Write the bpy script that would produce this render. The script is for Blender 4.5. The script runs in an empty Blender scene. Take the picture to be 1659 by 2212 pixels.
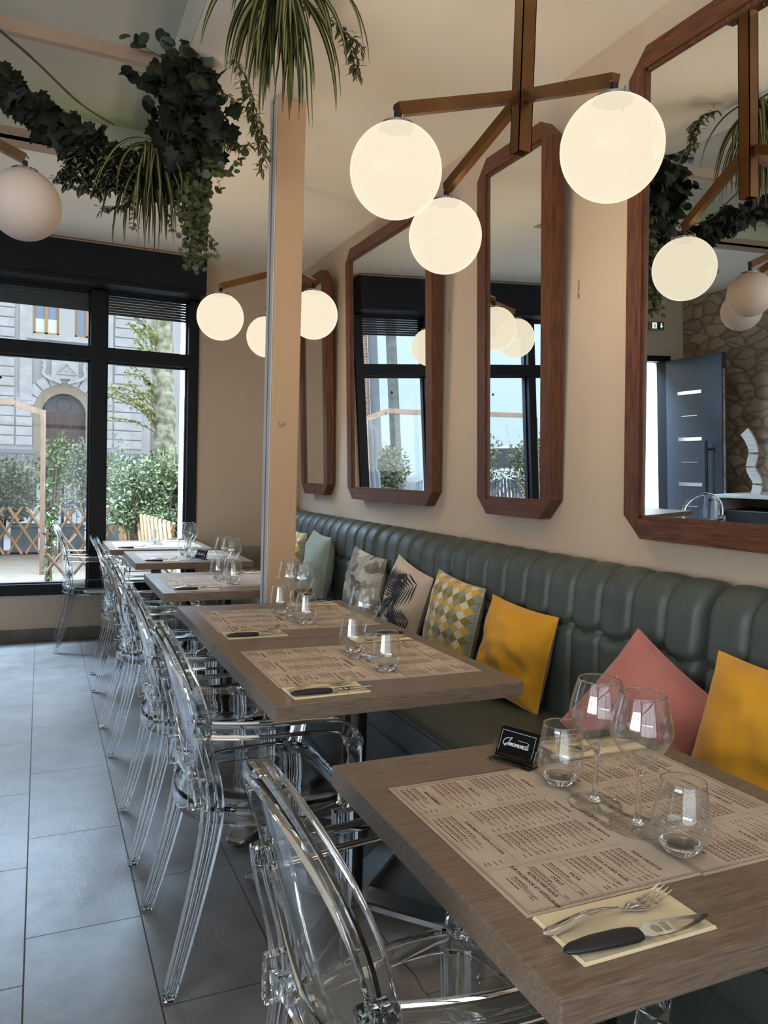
import bpy, bmesh, math, random
from mathutils import Vector, Matrix
from mathutils.geometry import tessellate_polygon
random.seed(7)
PI = math.pi
scene = bpy.context.scene
col = scene.collection
# ------------------------------------------------------------------ camera
cam_d = bpy.data.cameras.new('camera'); cam = bpy.data.objects.new('camera', cam_d); col.objects.link(cam)
YAW, PITCH, ROLL = math.radians(24.135), math.radians(-2.627), math.radians(1.666)
fw = Vector((math.sin(YAW)*math.cos(PITCH), math.cos(YAW)*math.cos(PITCH), math.sin(PITCH)))
rt0 = Vector((math.cos(YAW), -math.sin(YAW), 0)); up0 = rt0.cross(fw)
rt = rt0*math.cos(ROLL) + up0*math.sin(ROLL); up = -rt0*math.sin(ROLL) + up0*math.cos(ROLL)
M = Matrix((rt, up, -fw)).transposed().to_4x4(); M.translation = Vector((0, 0, 1.29))
cam.matrix_world = M
cam_d.sensor_fit = 'VERTICAL'; cam_d.sensor_height = 24.0; cam_d.lens = 1660.0/2212*24.0
cam_d.clip_start = 0.05; cam_d.clip_end = 200
scene.camera = cam
# ------------------------------------------------------------------ world, light, exposure
w = bpy.data.worlds.new('sky'); scene.world = w; w.use_nodes = True
nt = w.node_tree; bg = nt.nodes['Background']
tc = nt.nodes.new('ShaderNodeTexCoord'); sp = nt.nodes.new('ShaderNodeSeparateXYZ'); rp = nt.nodes.new('ShaderNodeValToRGB')
nt.links.new(tc.outputs['Generated'], sp.inputs[0]); nt.links.new(sp.outputs['Z'], rp.inputs[0]); nt.links.new(rp.outputs[0], bg.inputs[0])
rp.color_ramp.elements[0].color = (0.84, 0.92, 1.0, 1); rp.color_ramp.elements[1].color = (0.78, 0.89, 1.0, 1)
bg.inputs[1].default_value = 2.0
GLOBE = .765; BULB = 21
def area(name, loc, aim, sx, sy, power, colour):
    l = bpy.data.lights.new(name, 'AREA'); l.shape = 'RECTANGLE'; l.size = sx; l.size_y = sy; l.energy = power; l.color = colour
    o = bpy.data.objects.new(name, l); col.objects.link(o); o.location = loc
    o.rotation_euler = (Vector(aim)-Vector(loc)).to_track_quat('-Z', 'Y').to_euler(); return o
area('back_fill_light', (-.4, -2.85, 1.55), (0, 1.5, 3.6), 4.2, 2.2, 18, (.92,.96,1))  # added fill light outside the unseen back windows, tilted up to the ceiling
area('side_fill_light', (-3.45, -.9, 1.6), (.6, 2.2, 6.2), 3.0, 1.5, 135, (.93,.96,1))  # added fill light outside the made-up left opening, aimed up at the ceiling
area('front_fill_light', (-.4, 7.12, 3.52), (-.1, 4.6, .3), 4.5, 1.2, 1400, (.55,.75,1))  # added area light above the shopfront, boosts the sky on floor and terrace
scene.view_settings.view_transform = 'Standard'; scene.view_settings.look = 'None'
scene.view_settings.exposure = 0.4; scene.view_settings.gamma = 1.0; scene.view_settings.use_curve_mapping = False
cy = scene.cycles
cy.max_bounces = 16; cy.transparent_max_bounces = 40; cy.transmission_bounces = 14; cy.glossy_bounces = 8; cy.diffuse_bounces = 5
cy.use_denoising = True; cy.sample_clamp_indirect = 4.0; cy.caustics_refractive = False; cy.caustics_reflective = False

# ------------------------------------------------------------------ materials
def sr(r, g, b):
    f = lambda c: (c/255/12.92 if c/255 <= 0.04045 else ((c/255+0.055)/1.055)**2.4)
    return (f(r), f(g), f(b), 1)
MATS = {}
def mat(name, color, rough=0.5, metal=0.0, noise=None, bump=0.0, bscale=40, stretch=(1,1,1), spec=0.5, emit=None, coat=0.0, detail=4, trans=0):
    """principled; noise=(second colour, scale) mixes in a procedural noise"""
    m = bpy.data.materials.new(name); m.use_nodes = True; t = m.node_tree; b = t.nodes['Principled BSDF']
    b.inputs['Base Color'].default_value = color; b.inputs['Roughness'].default_value = rough; b.inputs['Metallic'].default_value = metal
    b.inputs['Specular IOR Level'].default_value = spec; b.inputs['Coat Weight'].default_value = coat
    if trans: b.inputs['Transmission Weight'].default_value = trans
    if emit: b.inputs['Emission Color'].default_value = emit[0]; b.inputs['Emission Strength'].default_value = emit[1]
    if noise or bump:
        tx = t.nodes.new('ShaderNodeTexCoord'); mp = t.nodes.new('ShaderNodeMapping'); mp.inputs['Scale'].default_value = stretch
        t.links.new(tx.outputs['Object'], mp.inputs[0])
    if noise:
        n = t.nodes.new('ShaderNodeTexNoise'); n.inputs['Scale'].default_value = noise[1]; n.inputs['Detail'].default_value = detail
        r = t.nodes.new('ShaderNodeValToRGB'); r.color_ramp.elements[0].position = .35; r.color_ramp.elements[1].position = .65
        r.color_ramp.elements[0].color = color; r.color_ramp.elements[1].color = noise[0]
        t.links.new(mp.outputs[0], n.inputs['Vector']); t.links.new(n.outputs['Fac'], r.inputs[0]); t.links.new(r.outputs[0], b.inputs['Base Color'])
    if bump:
        n2 = t.nodes.new('ShaderNodeTexNoise'); n2.inputs['Scale'].default_value = bscale; n2.inputs['Detail'].default_value = 3
        bp = t.nodes.new('ShaderNodeBump'); bp.inputs['Strength'].default_value = bump; bp.inputs['Distance'].default_value = 0.01
        t.links.new(mp.outputs[0], n2.inputs['Vector']); t.links.new(n2.outputs['Fac'], bp.inputs['Height']); t.links.new(bp.outputs[0], b.inputs['Normal'])
    MATS[name] = m
    return m
def glassmat(name, tint, mix, rough=0.0, ior=1.47):
    m = bpy.data.materials.new(name); m.use_nodes = True; t = m.node_tree; t.nodes.clear()
    o = t.nodes.new('ShaderNodeOutputMaterial'); g = t.nodes.new('ShaderNodeBsdfGlass'); tr = t.nodes.new('ShaderNodeBsdfTransparent'); mx = t.nodes.new('ShaderNodeMixShader')
    g.inputs['IOR'].default_value = ior; g.inputs['Roughness'].default_value = rough; g.inputs['Color'].default_value = tint; tr.inputs['Color'].default_value = tint
    mx.inputs[0].default_value = mix
    t.links.new(tr.outputs[0], mx.inputs[1]); t.links.new(g.outputs[0], mx.inputs[2]); t.links.new(mx.outputs[0], o.inputs[0]); MATS[name] = m
    return m
def panemat(name, tint, strength=1.0, ior=1.45):
    m = bpy.data.materials.new(name); m.use_nodes = True; t = m.node_tree; t.nodes.clear()
    o = t.nodes.new('ShaderNodeOutputMaterial'); g = t.nodes.new('ShaderNodeBsdfGlossy'); tr = t.nodes.new('ShaderNodeBsdfTransparent'); mx = t.nodes.new('ShaderNodeMixShader'); fr = t.nodes.new('ShaderNodeFresnel')
    ge = t.nodes.new('ShaderNodeNewGeometry'); io = t.nodes.new('ShaderNodeMapRange'); io.inputs['To Min'].default_value = ior; io.inputs['To Max'].default_value = 1/ior
    t.links.new(ge.outputs['Backfacing'], io.inputs['Value']); t.links.new(io.outputs[0], fr.inputs[0]); g.inputs['Roughness'].default_value = 0.0; tr.inputs['Color'].default_value = tint; g.inputs['Color'].default_value = (strength,)*3+(1,)
    t.links.new(fr.outputs[0], mx.inputs[0]); t.links.new(tr.outputs[0], mx.inputs[1]); t.links.new(g.outputs[0], mx.inputs[2]); t.links.new(mx.outputs[0], o.inputs[0]); MATS[name] = m
    return m
m_wall = mat('wall_paint', sr(186,168,148), .8, noise=(sr(181,163,143), 1.2), bump=.05, bscale=60)
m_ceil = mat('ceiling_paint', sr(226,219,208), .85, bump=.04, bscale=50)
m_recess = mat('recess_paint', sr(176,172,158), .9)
m_trimw = mat('beige_trim', sr(156,130,108), .6)
m_pillar = mat('pillar_paint', sr(180,148,116), .55, bump=.05, bscale=120)
m_pillar_side = mat('pillar_side_paint', sr(196,192,190), .6)
m_black = mat('black_frame', (0.006,.007,.009,1), .5, spec=.2)
m_blackbox = mat('black_box', (0.008,.010,.014,1), .6, spec=.2)
m_basebd = mat('dark_skirting', sr(92,84,78), .45, noise=(sr(78,71,66), 8))
m_walnut = mat('walnut', sr(98,56,31), .5, noise=(sr(62,34,18), 9), stretch=(14,14,1.0), bump=.25, bscale=20)
m_walnut_h = mat('walnut_horizontal', sr(98,56,31), .5, noise=(sr(62,34,18), 9), stretch=(14,1.0,14), bump=.25, bscale=20)
m_mirror = mat('mirror_glass', (.86,.88,.87,1), .0, 1.0)
m_table = mat('table_veneer', sr(130,111,94), .34, noise=(sr(102,85,71), 7), stretch=(3.0,44,44), bump=.16, bscale=24, detail=8)
m_chrome = mat('brushed_steel', (.50,.50,.52,1), .22, 1.0)
m_darkmetal = mat('dark_metal', (.07,.065,.065,1), .22, 1.0)
m_bronze = mat('bronze_tube', sr(132,96,62), .32, .85, noise=(sr(110,78,50), 5))
m_steel = mat('cutlery_steel', (.72,.72,.73,1), .10, 1.0)
m_rubber = mat('black_rubber', (.012,.012,.014,1), .42)
m_leather = mat('green_leather', sr(68,75,70), .44, bump=.12, bscale=420, noise=(sr(62,69,65), 5))
m_globe = mat('opal_globe', (0,0,0,1), .25, spec=.1, emit=((1.0,.875,.66,1), GLOBE))
def semi(m, k):
    t = m.node_tree; o = [n for n in t.nodes if n.type == 'OUTPUT_MATERIAL'][0]; b = t.nodes['Principled BSDF']; tr = t.nodes.new('ShaderNodeBsdfTransparent'); mx = t.nodes.new('ShaderNodeMixShader'); mx.inputs[0].default_value = k
    t.links.new(b.outputs[0], mx.inputs[1]); t.links.new(tr.outputs[0], mx.inputs[2]); t.links.new(mx.outputs[0], o.inputs[0])
semi(m_globe, .25)
m_globe_off = mat('opal_globe_unlit', sr(205,186,174), .6)
m_paper = mat('kraft_paper', sr(196,180,164), .8, noise=(sr(184,167,150), 14))
m_ink = mat('print_ink', sr(96,74,66), .8)
m_inkred = mat('print_ink_red', sr(140,104,96), .8)
m_napkin = mat('cream_napkin', sr(226,210,176), .9, bump=.1, bscale=300)
m_cardblk = mat('black_card', (.005,.005,.006,1), .6, spec=.1)
m_cardwht = mat('white_print', sr(235,235,235), .6)
m_plastic = glassmat('clear_polycarbonate', (.975,.985,.99,1), 1.0, .0, 1.42)
m_thinplastic = panemat('thin_polycarbonate', (.90,.925,.94,1), 1.0)
m_glass = glassmat('clear_glass', (.985,.99,.99,1), 1.0, 0, 1.40)
m_thinglass = panemat('thin_glass', (.966,.974,.974,1), 1.0, 1.62)
m_pane = panemat('window_glass', (.95,.97,.98,1), .4)
def floormat():
    m = mat('floor_tile', sr(122,119,117), .42, noise=(sr(104,102,100), 7), bump=.08, bscale=60, detail=9)
    t = m.node_tree; b = t.nodes['Principled BSDF']; b.inputs['Specular IOR Level'].default_value = .75
    tx = t.nodes.new('ShaderNodeTexCoord'); sp = t.nodes.new('ShaderNodeSeparateXYZ'); t.links.new(tx.outputs['Object'], sp.inputs[0])
    def mth(op, a, bb=None):
        n = t.nodes.new('ShaderNodeMath'); n.operation = op
        for i, v in enumerate((a, bb)):
            if v is None: continue
            if isinstance(v, (int, float)): n.inputs[i].default_value = v
            else: t.links.new(v, n.inputs[i])
        return n.outputs[0]
    W, L = 0.3055, 0.618
    u = mth('DIVIDE', mth('ADD', sp.outputs['X'], 0.029), W); cu = mth('FLOOR', u); fu = mth('SUBTRACT', u, cu)
    # brick offset per column
    off = mth('MULTIPLY', mth('FLOORED_MODULO', mth('MULTIPLY', cu, 2.0), 3.0), 1/3.0)
    v = mth('ADD', mth('DIVIDE', mth('ADD', sp.outputs['Y'], -5.96), L), off); cv = mth('FLOOR', v); fv = mth('SUBTRACT', v, cv)
    gx, gy = 0.0022/W, 0.0018/L
    e1 = mth('MINIMUM', fu, mth('SUBTRACT', 1.0, fu)); e2 = mth('MINIMUM', fv, mth('SUBTRACT', 1.0, fv))
    g = mth('MAXIMUM', mth('LESS_THAN', e1, gx), mth('LESS_THAN', e2, gy))
    # per-tile tone
    wn = t.nodes.new('ShaderNodeTexWhiteNoise'); wn.noise_dimensions = '2D'; cb = t.nodes.new('ShaderNodeCombineXYZ'); t.links.new(cu, cb.inputs[0]); t.links.new(cv, cb.inputs[1]); t.links.new(cb.outputs[0], wn.inputs['Vector'])
    base = b.inputs['Base Color'].links[0].from_socket
    hs = t.nodes.new('ShaderNodeHueSaturation'); t.links.new(base, hs.inputs['Color']); t.links.new(mth('ADD', .93, mth('MULTIPLY', wn.outputs['Value'], .14)), hs.inputs['Value'])
    mx = t.nodes.new('ShaderNodeMix'); mx.data_type = 'RGBA'; t.links.new(g, mx.inputs['Factor']); t.links.new(hs.outputs[0], mx.inputs['A']); mx.inputs['B'].default_value = sr(38,34,31)
    t.links.new(mx.outputs['Result'], b.inputs['Base Color'])
    ns = t.nodes.new('ShaderNodeTexNoise'); ns.inputs['Scale'].default_value = 18; t.links.new(tx.outputs['Object'], ns.inputs['Vector'])
    t.links.new(mth('ADD', mth('ADD', .30, mth('MULTIPLY', ns.outputs['Fac'], .12)), mth('MULTIPLY', g, .4)), b.inputs['Roughness'])
    return m
m_floor = floormat()

# ------------------------------------------------------------------ mesh builder
class MB:
    def __init__(s): s.v = []; s.f = []; s.mi = []; s.sm = []
    def add(s, vs, fs, mi=0, smooth=False, M=None):
        o = len(s.v)
        s.v += [tuple(M @ Vector(p)) for p in vs] if M else [tuple(p) for p in vs]
        for f in fs: s.f.append(tuple(i+o for i in f)); s.mi.append(mi); s.sm.append(smooth)
        return s
    def box(s, x0, x1, y0, y1, z0, z1, mi=0, M=None):
        v = [(x0,y0,z0),(x1,y0,z0),(x1,y1,z0),(x0,y1,z0),(x0,y0,z1),(x1,y0,z1),(x1,y1,z1),(x0,y1,z1)]
        return s.add(v, [(0,3,2,1),(4,5,6,7),(0,1,5,4),(1,2,6,5),(2,3,7,6),(3,0,4,7)], mi, False, M)
    def rbox(s, x0, x1, y0, y1, z0, z1, r=.003, mi=0, M=None):
        """box with chamfered edges"""
        bm = bmesh.new(); bmesh.ops.create_cube(bm, size=1)
        for v in bm.verts: v.co = Vector(((x0+x1)/2+v.co.x*(x1-x0), (y0+y1)/2+v.co.y*(y1-y0), (z0+z1)/2+v.co.z*(z1-z0)))
        bmesh.ops.bevel(bm, geom=bm.edges[:], offset=r, segments=2, affect='EDGES', profile=.6)
        bm.verts.index_update()
        s.add([v.co[:] for v in bm.verts], [[v.index for v in f.verts] for f in bm.faces], mi, False, M); bm.free(); return s
    def sweep(s, path, prof, upv=(0,0,1), mi=0, smooth=True, closed=False, M=None, caps=True, scale=None, twist=None):
        """prof: list of 2-D points (or function of t giving list) carried along path"""
        P = [Vector(p) for p in path]; n = len(P); rings = []; U = Vector(upv)
        for i in range(n):
            if closed: t = P[(i+1) % n]-P[i-1]
            else: t = P[min(i+1, n-1)]-P[max(i-1, 0)]
            if t.length < 1e-9: t = Vector((0,0,1))
            t.normalize(); a = U.cross(t)
            if a.length < 1e-3: a = Vector((1,0,0)).cross(t)
            a.normalize(); b = t.cross(a)
            pr = prof(i/(n-1)) if callable(prof) else prof
            k = scale[i] if scale else 1.0
            rings.append([P[i]+a*(x*k)+b*(y*k) for x, y in pr])
        m = len(rings[0]); vs = [p for r in rings for p in r]; fs = []
        for i in range(n if closed else n-1):
            j = (i+1) % n
            for k in range(m): fs.append((i*m+k, i*m+(k+1) % m, j*m+(k+1) % m, j*m+k))
        if caps and not closed: fs += [tuple(range(m))[::-1], tuple((n-1)*m+k for k in range(m))]
        return s.add(vs, fs, mi, smooth, M)
    def tube(s, path, r, n=8, **k):
        rad = r if isinstance(r, (list, tuple)) else [r]*len(path)
        return s.sweep(path, [(math.cos(2*PI*i/n), math.sin(2*PI*i/n)) for i in range(n)], scale=rad, **k)
    def lathe(s, prof, n=32, mi=0, smooth=True, M=None, closed=False):
        vs = []; fs = []; m = len(prof)
        for i in range(n):
            a = 2*PI*i/n
            for r, z in prof: vs.append((r*math.cos(a), r*math.sin(a), z))
        for i in range(n):
            j = (i+1) % n
            for k in range(m if closed else m-1):
                l = (k+1) % m; fs.append((i*m+k, j*m+k, j*m+l, i*m+l))
        return s.add(vs, fs, mi, smooth, M)
    def sphere(s, c, r, n=32, mi=0, sc=(1,1,1)):
        pr = [(r*math.sin(PI*k/(n//2)), -r*math.cos(PI*k/(n//2))) for k in range(n//2+1)]
        return s.lathe(pr, n, mi, True, Matrix.Translation(c) @ Matrix.Diagonal((*sc, 1)))
    def prism(s, pts, z0, z1, mi=0, M=None):
        n = len(pts); vs = [(x, y, z0) for x, y in pts]+[(x, y, z1) for x, y in pts]
        tri = tessellate_polygon([[Vector((x, y, 0)) for x, y in pts]])
        fs = [tuple(i+n for i in t) for t in tri]+[tuple(t)[::-1] for t in tri]
        fs += [(i, (i+1) % n, (i+1) % n+n, i+n) for i in range(n)]
        return s.add(vs, fs, mi, False, M)
    def grid(s, fn, nu, nv, mi=0, smooth=True, M=None, flip=False, wrapu=False):
        vs = [fn(i/nu, j/nv) for i in range(nu+(0 if wrapu else 1)) for j in range(nv+1)]; fs = []; w = nv+1
        N = nu if wrapu else nu+1
        for i in range(nu):
            for j in range(nv):
                a, b = i*w+j, ((i+1) % N)*w+j; q = (a, b, b+1, a+1); fs.append(q[::-1] if flip else q)
        return s.add(vs, fs, mi, smooth, M)
    def build(s, name, mats, parent=None, fixn=False, bevel=0):
        me = bpy.data.meshes.new(name); me.from_pydata(s.v, [], s.f)
        for m in (mats if isinstance(mats, (list, tuple)) else [mats]): me.materials.append(m)
        me.polygons.foreach_set('material_index', s.mi); me.polygons.foreach_set('use_smooth', s.sm)
        me.validate(); me.update()
        if fixn or mats in (m_plastic, m_glass):
            bm = bmesh.new(); bm.from_mesh(me); bmesh.ops.remove_doubles(bm, verts=bm.verts[:], dist=2e-5); bmesh.ops.recalc_face_normals(bm, faces=bm.faces[:]); bm.to_mesh(me); bm.free()
        if any(s.sm): me.set_sharp_from_angle(angle=math.radians(38))
        o = bpy.data.objects.new(name, me); col.objects.link(o)
        if parent: o.parent = parent
        return o
def poly2d(outlines, depth, name='tmp'):
    """filled 2-D shape with holes, extruded; returns (verts, faces)"""
    c = bpy.data.curves.new(name, 'CURVE'); c.dimensions = '2D'; c.fill_mode = 'BOTH'; c.extrude = depth/2
    for ol in outlines:
        sp = c.splines.new('POLY'); sp.points.add(len(ol)-1); sp.use_cyclic_u = True
        for p, q in zip(sp.points, ol): p.co = (q[0], q[1], 0, 1)
    return _tomesh(c)
def text2d(body, size, depth=0.0, align='CENTER', shear=0.0, bold=0.0, space=1.0):
    c = bpy.data.curves.new('tmp', 'FONT'); c.body = body; c.size = size; c.align_x = align; c.align_y = 'CENTER'; c.extrude = depth/2; c.shear = shear; c.offset = bold; c.space_character = space
    c.resolution_u = 2
    return _tomesh(c)
def _tomesh(c):
    o = bpy.data.objects.new('tmp', c); col.objects.link(o)
    dg = bpy.context.evaluated_depsgraph_get(); dg.update()
    me = bpy.data.meshes.new_from_object(o.evaluated_get(dg))
    r = ([v.co[:] for v in me.vertices], [tuple(p.vertices) for p in me.polygons])
    bpy.data.objects.remove(o); bpy.data.meshes.remove(me); bpy.data.curves.remove(c)
    return r
def smooth_path(pts, n=6):
    """Catmull-Rom through points"""
    P = [Vector(p) for p in pts]; out = []
    for i in range(len(P)-1):
        p0, p1, p2, p3 = P[max(i-1, 0)], P[i], P[i+1], P[min(i+2, len(P)-1)]
        for k in range(n):
            t = k/n
            out.append(.5*((2*p1)+(p2-p0)*t+(2*p0-5*p1+4*p2-p3)*t*t+(3*p1-p0-3*p2+p3)*t**3))
    out.append(P[-1]); return out
def tag(o, label=None, cat=None, group=None, kind=None):
    if label: o['label'] = label
    if cat: o['category'] = cat
    if group: o['group'] = group
    if kind: o['kind'] = kind
    return o
def empty(name, loc, rz=0, **k):
    o = bpy.data.objects.new(name, None); col.objects.link(o); o.location = loc; o.rotation_euler = (0, 0, rz); o.empty_display_size = .05
    return tag(o, **k)
def copy_tree(o, parent=None):
    c = o.copy(); col.objects.link(c); c.parent = parent
    for k in ('label', 'group'):
        if parent is None and k in c: pass
    for ch in [x for x in bpy.data.objects if x.parent == o]: copy_tree(ch, c)
    return c
def place(proto, used, loc, rz, label, group=None):
    o = proto if not used else copy_tree(proto)
    o.location = loc; o.rotation_euler = (0, 0, rz); o['label'] = label
    if group: o['group'] = group
    return o
def T(x, y, z, rz=0, ry=0, rx=0): return Matrix.Translation((x, y, z)) @ Matrix.Rotation(rz, 4, 'Z') @ Matrix.Rotation(ry, 4, 'Y') @ Matrix.Rotation(rx, 4, 'X')
# ================================================================== THE ROOM
WX, WY, CZ = 1.93, 6.22, 2.925          # right wall, window wall, ceiling
LX, BY = -2.93, -2.6                    # left wall, wall behind the camera
def struct(name, mb, m, parent=None):
    o = mb.build(name, m, parent)
    if parent is None: o['kind'] = 'structure'
    return o
struct('floor', MB().box(LX-.2, WX+.2, BY-.2, WY+.15, -.1, 0), m_floor)
struct('wall_right', MB().box(WX, WX+.2, BY-.2, WY+.3, 0, 3.5), m_wall)
# window wall with its two openings (shopfront and door)
WB = 1.135                              # right end of the shopfront
mb = MB(); mb.box(WB, WX, WY, WY+.25, 0, 3.5); mb.box(-1.75, WB, WY, WY+.25, 0, .34); mb.box(-1.75, WB, WY, WY+.25, 2.93, 3.5)
mb.box(-1.9, -1.75, WY, WY+.25, 0, 3.5); mb.box(-2.72, -1.9, WY, WY+.25, 2.32, 3.5); mb.box(LX-.2, -2.72, WY, WY+.25, 0, 3.5)
struct('wall_front', mb, m_wall)
struct('baseboard_front', MB().box(-1.9, WX, WY-.012, WY, 0, .085), m_basebd)
# left wall in rough stone
m_stone = mat('rough_stone', sr(150,132,112), .9)
def stonemat(m):
    t = m.node_tree; b = t.nodes['Principled BSDF']; tx = t.nodes.new('ShaderNodeTexCoord'); mp = t.nodes.new('ShaderNodeMapping'); mp.inputs['Scale'].default_value = (1, 4.6, 9.5)
    nz = t.nodes.new('ShaderNodeTexNoise'); nz.inputs['Scale'].default_value = 5; ad = t.nodes.new('ShaderNodeVectorMath'); ad.operation = 'MULTIPLY_ADD'; ad.inputs[1].default_value = (.12,.12,.12)
    t.links.new(tx.outputs['Object'], nz.inputs['Vector']); t.links.new(nz.outputs['Color'], ad.inputs[0]); t.links.new(tx.outputs['Object'], ad.inputs[2]); t.links.new(ad.outputs[0], mp.inputs[0])
    vo = t.nodes.new('ShaderNodeTexVoronoi'); vo.feature = 'DISTANCE_TO_EDGE'; vo.inputs['Scale'].default_value = 1.0; vc = t.nodes.new('ShaderNodeTexVoronoi'); vc.inputs['Scale'].default_value = 1.0
    for v in (vo, vc): t.links.new(mp.outputs[0], v.inputs['Vector'])
    r = t.nodes.new('ShaderNodeValToRGB'); r.color_ramp.elements[0].position = .02; r.color_ramp.elements[1].position = .12
    r.color_ramp.elements[0].color = sr(205,196,186); r.color_ramp.elements[1].color = (1,1,1,1)
    t.links.new(vo.outputs['Distance'], r.inputs[0])
    c2 = t.nodes.new('ShaderNodeValToRGB'); c2.color_ramp.elements[0].color = sr(150,130,110); c2.color_ramp.elements[1].color = sr(186,168,148); t.links.new(vc.outputs['Color'], c2.inputs[0])
    mx = t.nodes.new('ShaderNodeMix'); mx.data_type = 'RGBA'; mx.blend_type = 'MULTIPLY'; mx.inputs['Factor'].default_value = 1; t.links.new(c2.outputs[0], mx.inputs['A']); t.links.new(r.outputs[0], mx.inputs['B']); t.links.new(mx.outputs['Result'], b.inputs['Base Color'])
    bp = t.nodes.new('ShaderNodeBump'); bp.inputs['Distance'].default_value = .05; bp.inputs['Strength'].default_value = .8; r2 = t.nodes.new('ShaderNodeMath'); r2.operation = 'MINIMUM'; r2.inputs[1].default_value = .22
    t.links.new(vo.outputs['Distance'], r2.inputs[0]); t.links.new(r2.outputs[0], bp.inputs['Height']); t.links.new(bp.outputs[0], b.inputs['Normal'])
stonemat(m_stone)
mb = MB(); mb.box(LX-.2, LX, .7, WY, 0, 3.5); mb.box(LX-.2, LX, BY-.2, -2.4, 0, 3.5); mb.box(LX-.2, LX, -2.4, .7, 0, .85); mb.box(LX-.2, LX, -2.4, .7, 2.65, 3.5)  # opening added out of view to admit the side fill light
struct('wall_left', mb, m_stone)
mb = MB()
for y in (-2.4, -1.4, -.4, .64): mb.box(LX-.12, LX-.05, y, y+.06, .85, 2.65)
mb.box(LX-.12, LX-.05, -2.4, .7, .85, .91); mb.box(LX-.12, LX-.05, -2.4, .7, 2.59, 2.65)
wl = struct('fill_window_3', mb, m_black)  # made-up window in the unseen opening, there for the side fill light
MB().box(LX-.09, LX-.08, -2.4, .7, .85, 2.65).build('pane', m_pane, wl)
# unseen wall behind the camera, its shop windows added to let fill light in
mb = MB(); mb.box(LX, WX, BY-.2, BY, 0, .35); mb.box(LX, WX, BY-.2, BY, 2.6, 3.5); mb.box(LX, LX+.3, BY-.2, BY, .35, 2.6); mb.box(WX-.3, WX, BY-.2, BY, .35, 2.6)
struct('wall_back', mb, m_wall)
mb = MB()
for x in (LX+.3, -1.1, .0, 1.1, WX-.36): mb.box(x, x+.06, BY-.13, BY-.05, .35, 2.6)
mb.box(LX+.3, WX-.3, BY-.13, BY-.05, 2.0, 2.06)
wb = struct('fill_window_2', mb, m_black)
MB().box(LX+.3, WX-.3, BY-.095, BY-.085, .35, 2.6).build('pane', m_pane, wb)
# ceiling with the sunken bay on the left
RX0, RX1, RY0, RY1, RZ = -2.3, .517, .9, 4.47, 3.13
mb = MB(); mb.box(LX-.2, RX0, BY-.2, WY+.2, CZ, 3.5); mb.box(RX1, WX+.1, BY-.2, WY+.2, CZ, 3.5); mb.box(RX0, RX1, BY-.2, RY0, CZ, 3.5); mb.box(RX0, RX1, RY1, WY+.2, CZ, 3.5)
struct('ceiling', mb, m_ceil)
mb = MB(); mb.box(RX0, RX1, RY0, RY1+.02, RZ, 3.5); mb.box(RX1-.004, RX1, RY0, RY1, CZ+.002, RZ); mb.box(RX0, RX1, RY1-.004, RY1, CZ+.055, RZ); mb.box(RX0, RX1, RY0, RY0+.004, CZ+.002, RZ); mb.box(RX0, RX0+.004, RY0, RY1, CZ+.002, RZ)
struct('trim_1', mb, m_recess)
mb = MB(); mb.box(RX0, RX1, RY1-.13, RY1-.11, CZ-.004, CZ+.05); mb.box(RX0, RX1, RY1-.13, RY1, CZ-.004, CZ+.008)
struct('trim_2', mb, m_trimw)
struct('trim_3', MB().box(RX0, RX1, 3.31, 3.345, CZ-.0, CZ+.05), m_trimw)
m_led = mat('green_led', (.3,.6,.2,1), .5, emit=((.55,1.0,.35,1), 1.6))
tag(MB().box(RX0+.2, RX1-.1, RY1-.06, RY1-.045, CZ+.012, CZ+.022).build('light_strip', m_led), 'slim green light strip lying on the ledge at the far side of the ceiling recess', 'light strip')
# steel pillar
mb = MB(); mb.rbox(.925, 1.053, 3.31, 3.425, 0, CZ, .006)
pl = struct('trim_4', mb, m_pillar)
MB().box(.9215, .9255, 3.317, 3.418, 0, CZ-.005).build('side_plate', m_pillar_side, pl)
MB().box(.919, .923, 3.362, 3.368, 0, CZ-.005).build('seam', m_basebd, pl)
mb = MB(); mb.lathe([(0,.012),(.011,.012),(.013,.008),(.013,0)], 6, M=T(.972, 3.31, 1.511, rx=PI/2)); mb.lathe([(0,.02),(.005,.019),(.006,.01)], 12, M=T(.972, 3.31, 1.511, rx=PI/2)); mb.build('bolt', m_pillar, pl)

# ------------------------------------------------------------------ shopfront window
FY0, FY1 = WY-.03, WY+.09
XL = -1.75
posts = [(-1.75,-1.68), (-.72,-.64), (.335,.448), (1.055,WB)]
mb = MB()
for a, b in posts: mb.box(a, b, FY0, FY1, .34, 2.9)
mb.box(XL, WB, FY0, FY1, .34, .42); mb.box(XL, WB, FY0-.005, FY1, 2.10, 2.20); mb.box(XL, WB, FY0, FY1, 2.62, 2.9)
win = struct('window_1', mb, m_black)
for i in range(3):                       # inner sash beads and panes
    a, b = posts[i][1], posts[i+1][0]
    for z0, z1 in ((.42, 2.10), (2.20, 2.62)):
        f = MB(); t = .014
        f.box(a, a+t, WY+.02, WY+.06, z0, z1); f.box(b-t, b, WY+.02, WY+.06, z0, z1); f.box(a, b, WY+.02, WY+.06, z0, z0+t*.6); f.box(a, b, WY+.02, WY+.06, z1-t, z1)
        fr = f.build('sash', m_black, win)
        MB().box(a+t, b-t, WY+.037, WY+.043, z0, z1-t).build('pane', m_pane, fr)
m_shut = mat('shutter_slats', (.013,.014,.017,1), .45)
m_blind = mat('grey_blind', (.045,.05,.055,1), .6)
mb = MB()
for i in range(9): mb.sweep([(.448, 0, 0), (1.055, 0, 0)], [(-.004,-.009),(.004,-.009),(.006,0),(.004,.009),(-.004,.009)], M=T(0, WY+.075, 2.475+.0205*i), smooth=False)
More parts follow.
